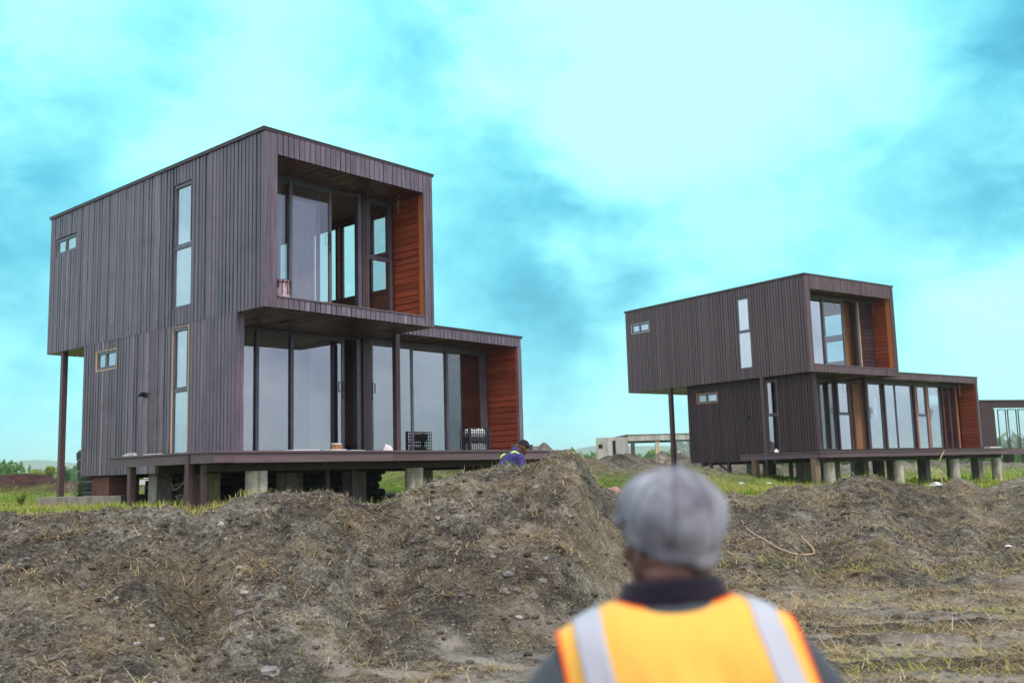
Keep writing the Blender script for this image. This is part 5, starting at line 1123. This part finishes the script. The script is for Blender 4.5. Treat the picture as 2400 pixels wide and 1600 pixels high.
# litter and offcuts on the deck
def slab(name, p, yaw, sx, sy, sz, mat, label, cat, group=None, n=1):
    m = MB()
    for k in range(n): 
        a = random.uniform(-.03, .03); m.box(-sx/2+a, sx/2+a, -sy/2, sy/2, k*sz*1.04, k*sz*1.04+sz, random.random())
    o = m.build(name, MAT[mat], bevel=.002); o.location = p; o.rotation_euler = (0, 0, yaw); tag(o, label, cat, group); return o
G = 'white offcuts on the near deck'
slab('floor_tile', onA(.55, -.30, FLOOR), AYAW, .50, .20, .028, 'white_plastic', 'flat white tiles on the near deck, just left of the cardboard box', 'tile', G)
slab('floor_tile', onA(1.62, -.25, FLOOR), AYAW+.2, .36, .2, .022, 'white_plastic', 'flat white tile on the near deck, just right of the cardboard box', 'tile', G)
slab('floor_tile', onA(1.18, -.35, FLOOR), AYAW, .30, .2, .03, 'white_plastic', 'white tile under the small cardboard box on the near deck', 'tile', G)
cb = slab('cardboard_box', onA(1.18, -.35, FLOOR+.032), AYAW, .13, .12, .08, 'cardboard', 'small brown cardboard box with a white lid on the near deck', 'box'); m = MB(); m.box(-.055, .075, -.05, .05, .081, .10); m.build('lid', MAT['white_plastic'], cb)
def rag(name, p, r, mat, label, cat, hgt=.35, seed=1):
    g = random.Random(seed); bm = bmesh.new(); bmesh.ops.create_icosphere(bm, subdivisions=3, radius=1)
    for v in bm.verts:
        k = 1+.35*mnoise.noise(v.co*2.2+Vector((seed*3.1, 0, 0)))+.2*mnoise.noise(v.co*5+Vector((seed, 0, 0))); v.co = Vector((v.co.x*r*k, v.co.y*r*k*.8, max(-.02, v.co.z)*r*hgt*k*1.6))
    me = bpy.data.meshes.new(name); bm.to_mesh(me); bm.free(); me.materials.append(MAT[mat]); o = bpy.data.objects.new(name, me); COL.objects.link(o); o.location = p; tag(o, label, cat); return o
rag('crumpled_paper', onA(2.35, -.30, FLOOR), .085, 'white_plastic', 'crumpled white sheet on the near deck, right of the cardboard box', 'paper', .8, 4)
slab('plastic_tray', onA(-1.15, 1.3, FLOOR), AYAW, .10, .45, .02, 'white_plastic', 'flat white tray on the left wing of the near deck', 'tray')
rag('clear_sheet', onA(-1.15, 2.0, FLOOR), .13, 'steel', 'crumpled grey clear sheet on the left wing of the near deck', 'sheet', .3, 9)
for x, l_ in ((5.57, 'left of the two small grey metal brackets standing on the near deck'), (5.95, 'right of the two small grey metal brackets standing on the near deck')):
    b_ = empty('metal_bracket', onA(x, -.45, FLOOR), AYAW, l_, 'bracket', 'metal brackets on the deck')
    m = MB(); m.box(-.085, .085, -.06, .06, .105, .12); m.box(-.075, -.06, -.05, .05, .0, .104); m.box(.06, .075, -.05, .05, .0, .104); m.box(-.059, .059, -.045, .045, .05, .06); m.build('plate', MAT['steel'], b_)
# under the near house
def GA(x, y, dz=0): p = unA(x, y, 0); return Vector((p.x, p.y, hz(p.x, p.y)+dz))
def tank(name, p, r, h, lean, label, cat, bands=5):
    o = empty(name, p, 0, label, cat); m = MB(); pts = []; rr = []
    for i in range(41):
        f = i/40; k = abs((f*bands) % 1-.5)*2; pts.append((lean[0]*f, lean[1]*f, h*f)); rr.append(r*(1-.05*(k > .82))*(1 if .04 < f < .96 else .93))
    m.tube(pts, rr, 36); m.build('shell', MAT['black_plastic'], o, smooth=True)
    m = MB()
    for i in range(1, bands): f = i/bands; m.tube([(lean[0]*f, lean[1]*f, h*f-.015), (lean[0]*f, lean[1]*f, h*f+.015)], r*1.015, 36)
    m.build('rim', plain('tank_rim', (.16, .19, .21), rough=.4), o, smooth=False)
    m = MB(); m.tube([(lean[0], lean[1], h), (lean[0]*1.03, lean[1], h+.08)], r*.45, 24); m.build('lid', MAT['black_plastic'], o); return o
tx, ty = atpx(246, 24.3); tank('water_tank', Vector((tx, ty, hz(tx, ty)-.05)), .50, 1.30, (-.09, 0), 'tall black ribbed water tank leaning behind the corner of the near house', 'water tank')
tank('water_tank', GA(.9, 3.9, -.05), .34, .62, (0, 0), 'squat black drum in the shadow under the near house', 'drum', 3)
bq = GA(1.9, 3.3); pt = empty('plastic_drum', GA(1.0, 5.2), 0, 'small black drum with pale rim in the grass under the near house', 'drum'); m = MB(); m.tube([(0, 0, 0), (0, 0, .45)], [.16, .14], 20); m.build('shell', MAT['black_plastic'], pt); m = MB(); m.tube([(0, 0, .30), (0, 0, .33)], .155, 20); m.build('rim', MAT['tank_rim'], pt)
for k in range(14):
    row, cc = divmod(k, 2); m = MB(); n_ = 50; ps = []; rr = []
    for i in range(n_+1): ps.append((-2.1+4.2*i/n_, 0, 0)); rr.append(.088 if i % 2 else .076)
    m.tube(ps, rr, 14); o = m.build('corrugated_pipe', MAT['black_plastic'], smooth=False); g0 = GA(3.1, 3.2+.18*cc+.05*(row % 2)); o.location = g0 + Vector((random.uniform(-.15, .15), 0, .06+.155*row)); o.rotation_euler = (0, 0, AYAW+.006*(k % 3-1))
    tag(o, 'black corrugated pipe lying in the stack under the near house', 'pipe', 'black pipes stacked under the near house')
sp = pix(196, 1170, 19.0); o = slab('concrete_slab', (sp.x, sp.y+.5, hz(sp.x, sp.y)-.02), .05, 1.55, 1.6, .20, 'concrete', 'low pale concrete slab at the foot of the tall corner post', 'slab')
# under the far house and behind the bank
def tarp():
    p = pix(1425, 1138, 22.5); z0 = hz(p.x, p.y); m = MB(); V = []; nx, ny = 34, 16
    for j in range(ny+1):
        for i in range(nx+1):
            x = -.75+1.7*i/nx; y = -.3+.9*j/ny; zz = .04+.13*math.exp(-((x-.15)/.3)**2)*(1-abs(y)) + .10*abs(mnoise.noise(Vector((x*3.2, y*3.2, 0)))) + .10*j/ny + .05*math.sin(x*9+y*5)
            if i in (0, nx) or j == 0: zz = -.02
            V.append((p.x+x, p.y+y, z0+zz))
    m.poly(V, [(j*(nx+1)+i, j*(nx+1)+i+1, (j+1)*(nx+1)+i+1, (j+1)*(nx+1)+i) for j in range(ny) for i in range(nx)])
    o = m.build('tarpaulin', MAT['tarp_pink'], smooth=True); sd = o.modifiers.new('s', 'SOLIDIFY'); sd.thickness = .008; tag(o, 'crumpled faded pink tarpaulin lying behind the steep end of the mound', 'tarpaulin')
tarp()
def stick(name, pts, r0, r1, mat, label, cat):
    m = MB()
    for pl, a_, b_ in pts: m.tube(pl, a_, 6, random.uniform(.4, .8), b_)
    o = m.build(name, MAT[mat], smooth=True); tag(o, label, cat); return o
tonemat('dry_branch', [(0, (.30, .20, .11)), (1, (.62, .48, .30))], noise=.4)
p0 = pix(2211, 1140, 25.3); p0.z = hz(p0.x, p0.y)-.05; p1 = pix(2199, 1096, 25.3); p2 = pix(2213, 1055, 25.3); p3 = pix(2222, 1118, 25.2)
stick('dead_branch', [([p0, p0.lerp(p1, .5)+Vector((.02, 0, 0)), p1], .035, .022), ([p1, p1.lerp(p2, .5)+Vector((-.03, 0, .0)), p2], .022, .010), ([p1+Vector((0, 0, -.08)), p3.lerp(p1, .4), p3], .016, .008)], 0, 0, 'dry_branch', 'upright bare stick with a crook standing in front of the far deck', 'branch')
def G3(px, py, dz=.02):
    # walk the sight line until it meets the ground
    d = Ra*((px-1200)/F_) + Va*((800-py)/F_) + fw; t = 5.0
    while t < 60:
        p = d*t
        if p.z < hz(p.x, p.y): return Vector((p.x, p.y, hz(p.x, p.y)+dz))
        t += .04
    return d*20
vp = [G3(*q) for q in ((1738, 1226), (1753, 1246), (1772, 1258), (1790, 1267), (1808, 1279), (1830, 1291), (1858, 1300), (1885, 1305), (1909, 1303))]
vq = [G3(*q) for q in ((1909, 1303), (1906, 1289), (1893, 1275), (1882, 1266), (1877, 1257))]
v3 = [G3(*q) for q in ((1783, 1262), (1789, 1276), (1792, 1290))]; v4 = [G3(*q) for q in ((1768, 1262), (1752, 1270), (1742, 1278), (1732, 1281))]; v5 = [G3(*q) for q in ((1783, 1264), (1766, 1262), (1740, 1250), (1722, 1232))]
stick('dry_vine', [(vp, .009, .013), (vq, .013, .009), (v3, .008, .003), (v4, .006, .003), (v5, .006, .003)], 0, 0, 'dry_branch', 'long pale dry root snaking over the dirt bank to the right of the capped man', 'root')
def wlit(px, py, r, label, name='litter', cat='litter', seed=1, mat='white_plastic', h=.3): return rag(name, G3(px, py, 0), r, mat, label, cat, h, seed)
wlit(1737, 1133, .09, 'white scrap in the grass in front of the far house, left of the other scrap', seed=2); wlit(1802, 1134, .08, 'white scrap in the grass in front of the far house, right of the other scrap', seed=3)
wlit(2195, 1137, .13, 'white plastic bag at the edge of the grass beside the upright stick', 'plastic_bag', 'bag', 5); wlit(2364, 1281, .055, 'small white lump alone on the bare slope at the far right', seed=6)
wlit(60, 1203, .05, 'white scrap on the grass edge at the far left', seed=8)
slab('white_board', unB(9.0, -.5, -2.36), BYAW, .75, .22, .04, 'white_plastic', 'flat white board on the right end of the far deck', 'board')
rag('white_scrap', unB(-.55, 1.0, -2.36), .07, 'white_plastic', 'small white scrap on the left end of the far deck', 'litter', .8, 12)
rp = pix(1591, 1080, 58); m = MB(); m.tube([(rp.x, rp.y, -.9), (rp.x, rp.y, pix(1591, 1057, 58).z)], .055, 10); o = m.build('white_pipe', MAT['white_plastic']); tag(o, 'white pipe standing upright in front of the weathered grey house', 'pipe')
# rocks that stand out
def rock(p, r, seed, label):
    bm = bmesh.new(); bmesh.ops.create_icosphere(bm, subdivisions=4, radius=1); S = Vector((seed*1.7, seed*.9, 0))
    for v in bm.verts:
        d = v.co.normalized(); k = 1 + .30*mnoise.noise(d*1.6+S) + .14*mnoise.noise(d*4+S) + .05*mnoise.noise(d*11+S); c_ = mnoise.cell(d*1.4+S)
        v.co = Vector((d.x*r*1.15*k, d.y*r*.9*k, d.z*r*.72*k))
    me = bpy.data.meshes.new('rock'); bm.to_mesh(me); bm.free(); at = me.attributes.new('tone', 'FLOAT', 'FACE'); at.data.foreach_set('value', [.18+.38*random.random()]*len(me.polygons)); me.materials.append(MAT['stone'])
    o = bpy.data.objects.new('rock', me); COL.objects.link(o); o.location = p; o.rotation_euler = (0, 0, seed*1.3); tag(o, label, 'rock', 'loose rocks on the dirt bank')
RK = [(1271, 1362, .085, 'oval grey rock low on the bank, right of the rock cluster'), (1192, 1354, .075, 'grey rock at the top of the cluster low on the bank'), (1183, 1388, .085, 'rounded brownish rock at the bottom of the cluster low on the bank'),
      (1212, 1392, .07, 'grey brown rock right of the rounded one in the cluster'), (1250, 1398, .075, 'flat pale rock just below the oval grey rock'), (1044, 1234, .085, 'flat pale rock on the mound slope under the worker'),
      (518, 1224, .085, 'round cream stone high on the left bank below the deck post'), (690, 1231, .06, 'white-grey stone on the bank under the round columns'), (193, 1378, .075, 'grey stone with a dark hollow above it on the left bank'),
      (168, 1317, .07, 'rough pale grey stone in the middle of the left bank'), (562, 1440, .085, 'long tan stone in the middle foreground of the bank'), (630, 1577, .12, 'big rough stone at the bottom edge of the photo'),
      (648, 1478, .05, 'small bright grey stone right of the long tan stone'), (345, 1502, .04, 'small round white stone in the lower left foreground'), (611, 1405, .06, 'pale brown stone above the small bright one'),
      (1395, 1195, .05, 'small white stone on the steep side of the mound near the cap'), (2057, 1413, .10, 'squarish grey rock on the flat ground at the right'), (1846, 1397, .07, 'pale rock in the grass tufts right of the vest'), (1893, 1399, .06, 'bluish grey stone right of the pale rock in the grass tufts'),
      (1737, 1323, .06, 'light grey stone close to the right of the neck of the man'), (2166, 1221, .05, 'small cream stone high on the right bank'), (1420, 1300, .05, 'stone partly beside the cheek of the man')]
for i, (px, py, r, lb) in enumerate(RK): rock(G3(px, py, r*.02), r*.62, i+1, lb)
# weeds
def weed(p, h, n, seed, label, mat='leaf', sz=.03, spread=.14, nb=5):
    o = empty('weed', p, 0, label, 'plant'); g = random.Random(seed); m = MB(); CO, TN = [], []
    for k in range(nb):
        a = g.uniform(0, 6.28); hh = h*g.uniform(.55, 1); s_ = spread*g.uniform(.2, 1); pts = [Vector((0, 0, 0)), Vector((s_*.4*math.cos(a), s_*.4*math.sin(a), hh*.5)), Vector((s_*math.cos(a), s_*math.sin(a), hh))]; m.tube(pts, .006, 5, .4, .002)
        for j in range(n//nb):
            f = g.uniform(.15, 1); q_ = pts[0].lerp(pts[1], f*2) if f < .5 else pts[1].lerp(pts[2], f*2-1); b_ = g.uniform(0, 6.28); l_ = sz*g.uniform(.6, 1.4)*(1.15-.5*f); dv = Vector((math.cos(b_), math.sin(b_), g.uniform(-.2, .7))).normalized(); sd = dv.cross(Z).normalized()*l_*.32
            q_ = q_ + dv*l_*.6*g.random(); CO.append([q_, q_+dv*l_*.5+sd, q_+dv*l_, q_+dv*l_*.5-sd]); TN.append(min(1, max(0, g.gauss(.5, .2))))
    m.build('stem', MAT['leaf'], o); c = fast_mesh('leaves', np.array([[list(v) for v in q_] for q_ in CO]), 4, np.array(TN), mat); c.parent = o
def gat(px, dist): x, y = atpx(px, dist); return Vector((x, y, hz(x, y)-.02))
weed(gat(197, 19.2), .62, 520, 3, 'tall leafy green weed growing against the back corner of the near house', 'leaf', .05, .20, 9)
weed(gat(62, 21.0), .42, 420, 4, 'bushy yellow-green weed in front of the dark dirt heap at the far left', 'leaf_yellow', .05, .26, 9)
weed(gat(165, 20), .28, 260, 5, 'low yellowish weed between the tall post and the leafy weed', 'leaf_yellow', .04, .22, 7)
weed(gat(509, 13.6), .55, 60, 6, 'thin young weed rising beside the concrete pier under the near deck', 'leaf', .035, .08, 3)
weed(gat(1930, 25.5), .42, 200, 7, 'green weed at the foot of the first round column of the far house', 'leaf', .06, .22, 7)
weed(gat(1762, 24.5), .30, 260, 8, 'bright green leafy weed in the grass beside the cap, under the far house', 'leaf_yellow', .07, .25, 7)
weed(gat(2125, 27.0), .40, 260, 9, 'dark leafy weeds growing between the columns of the far house', 'leaf', .07, .4, 9)
weed(gat(1442, 20.5), .30, 240, 10, 'yellow-green weed growing by the pink tarpaulin', 'leaf_yellow', .05, .18, 7)
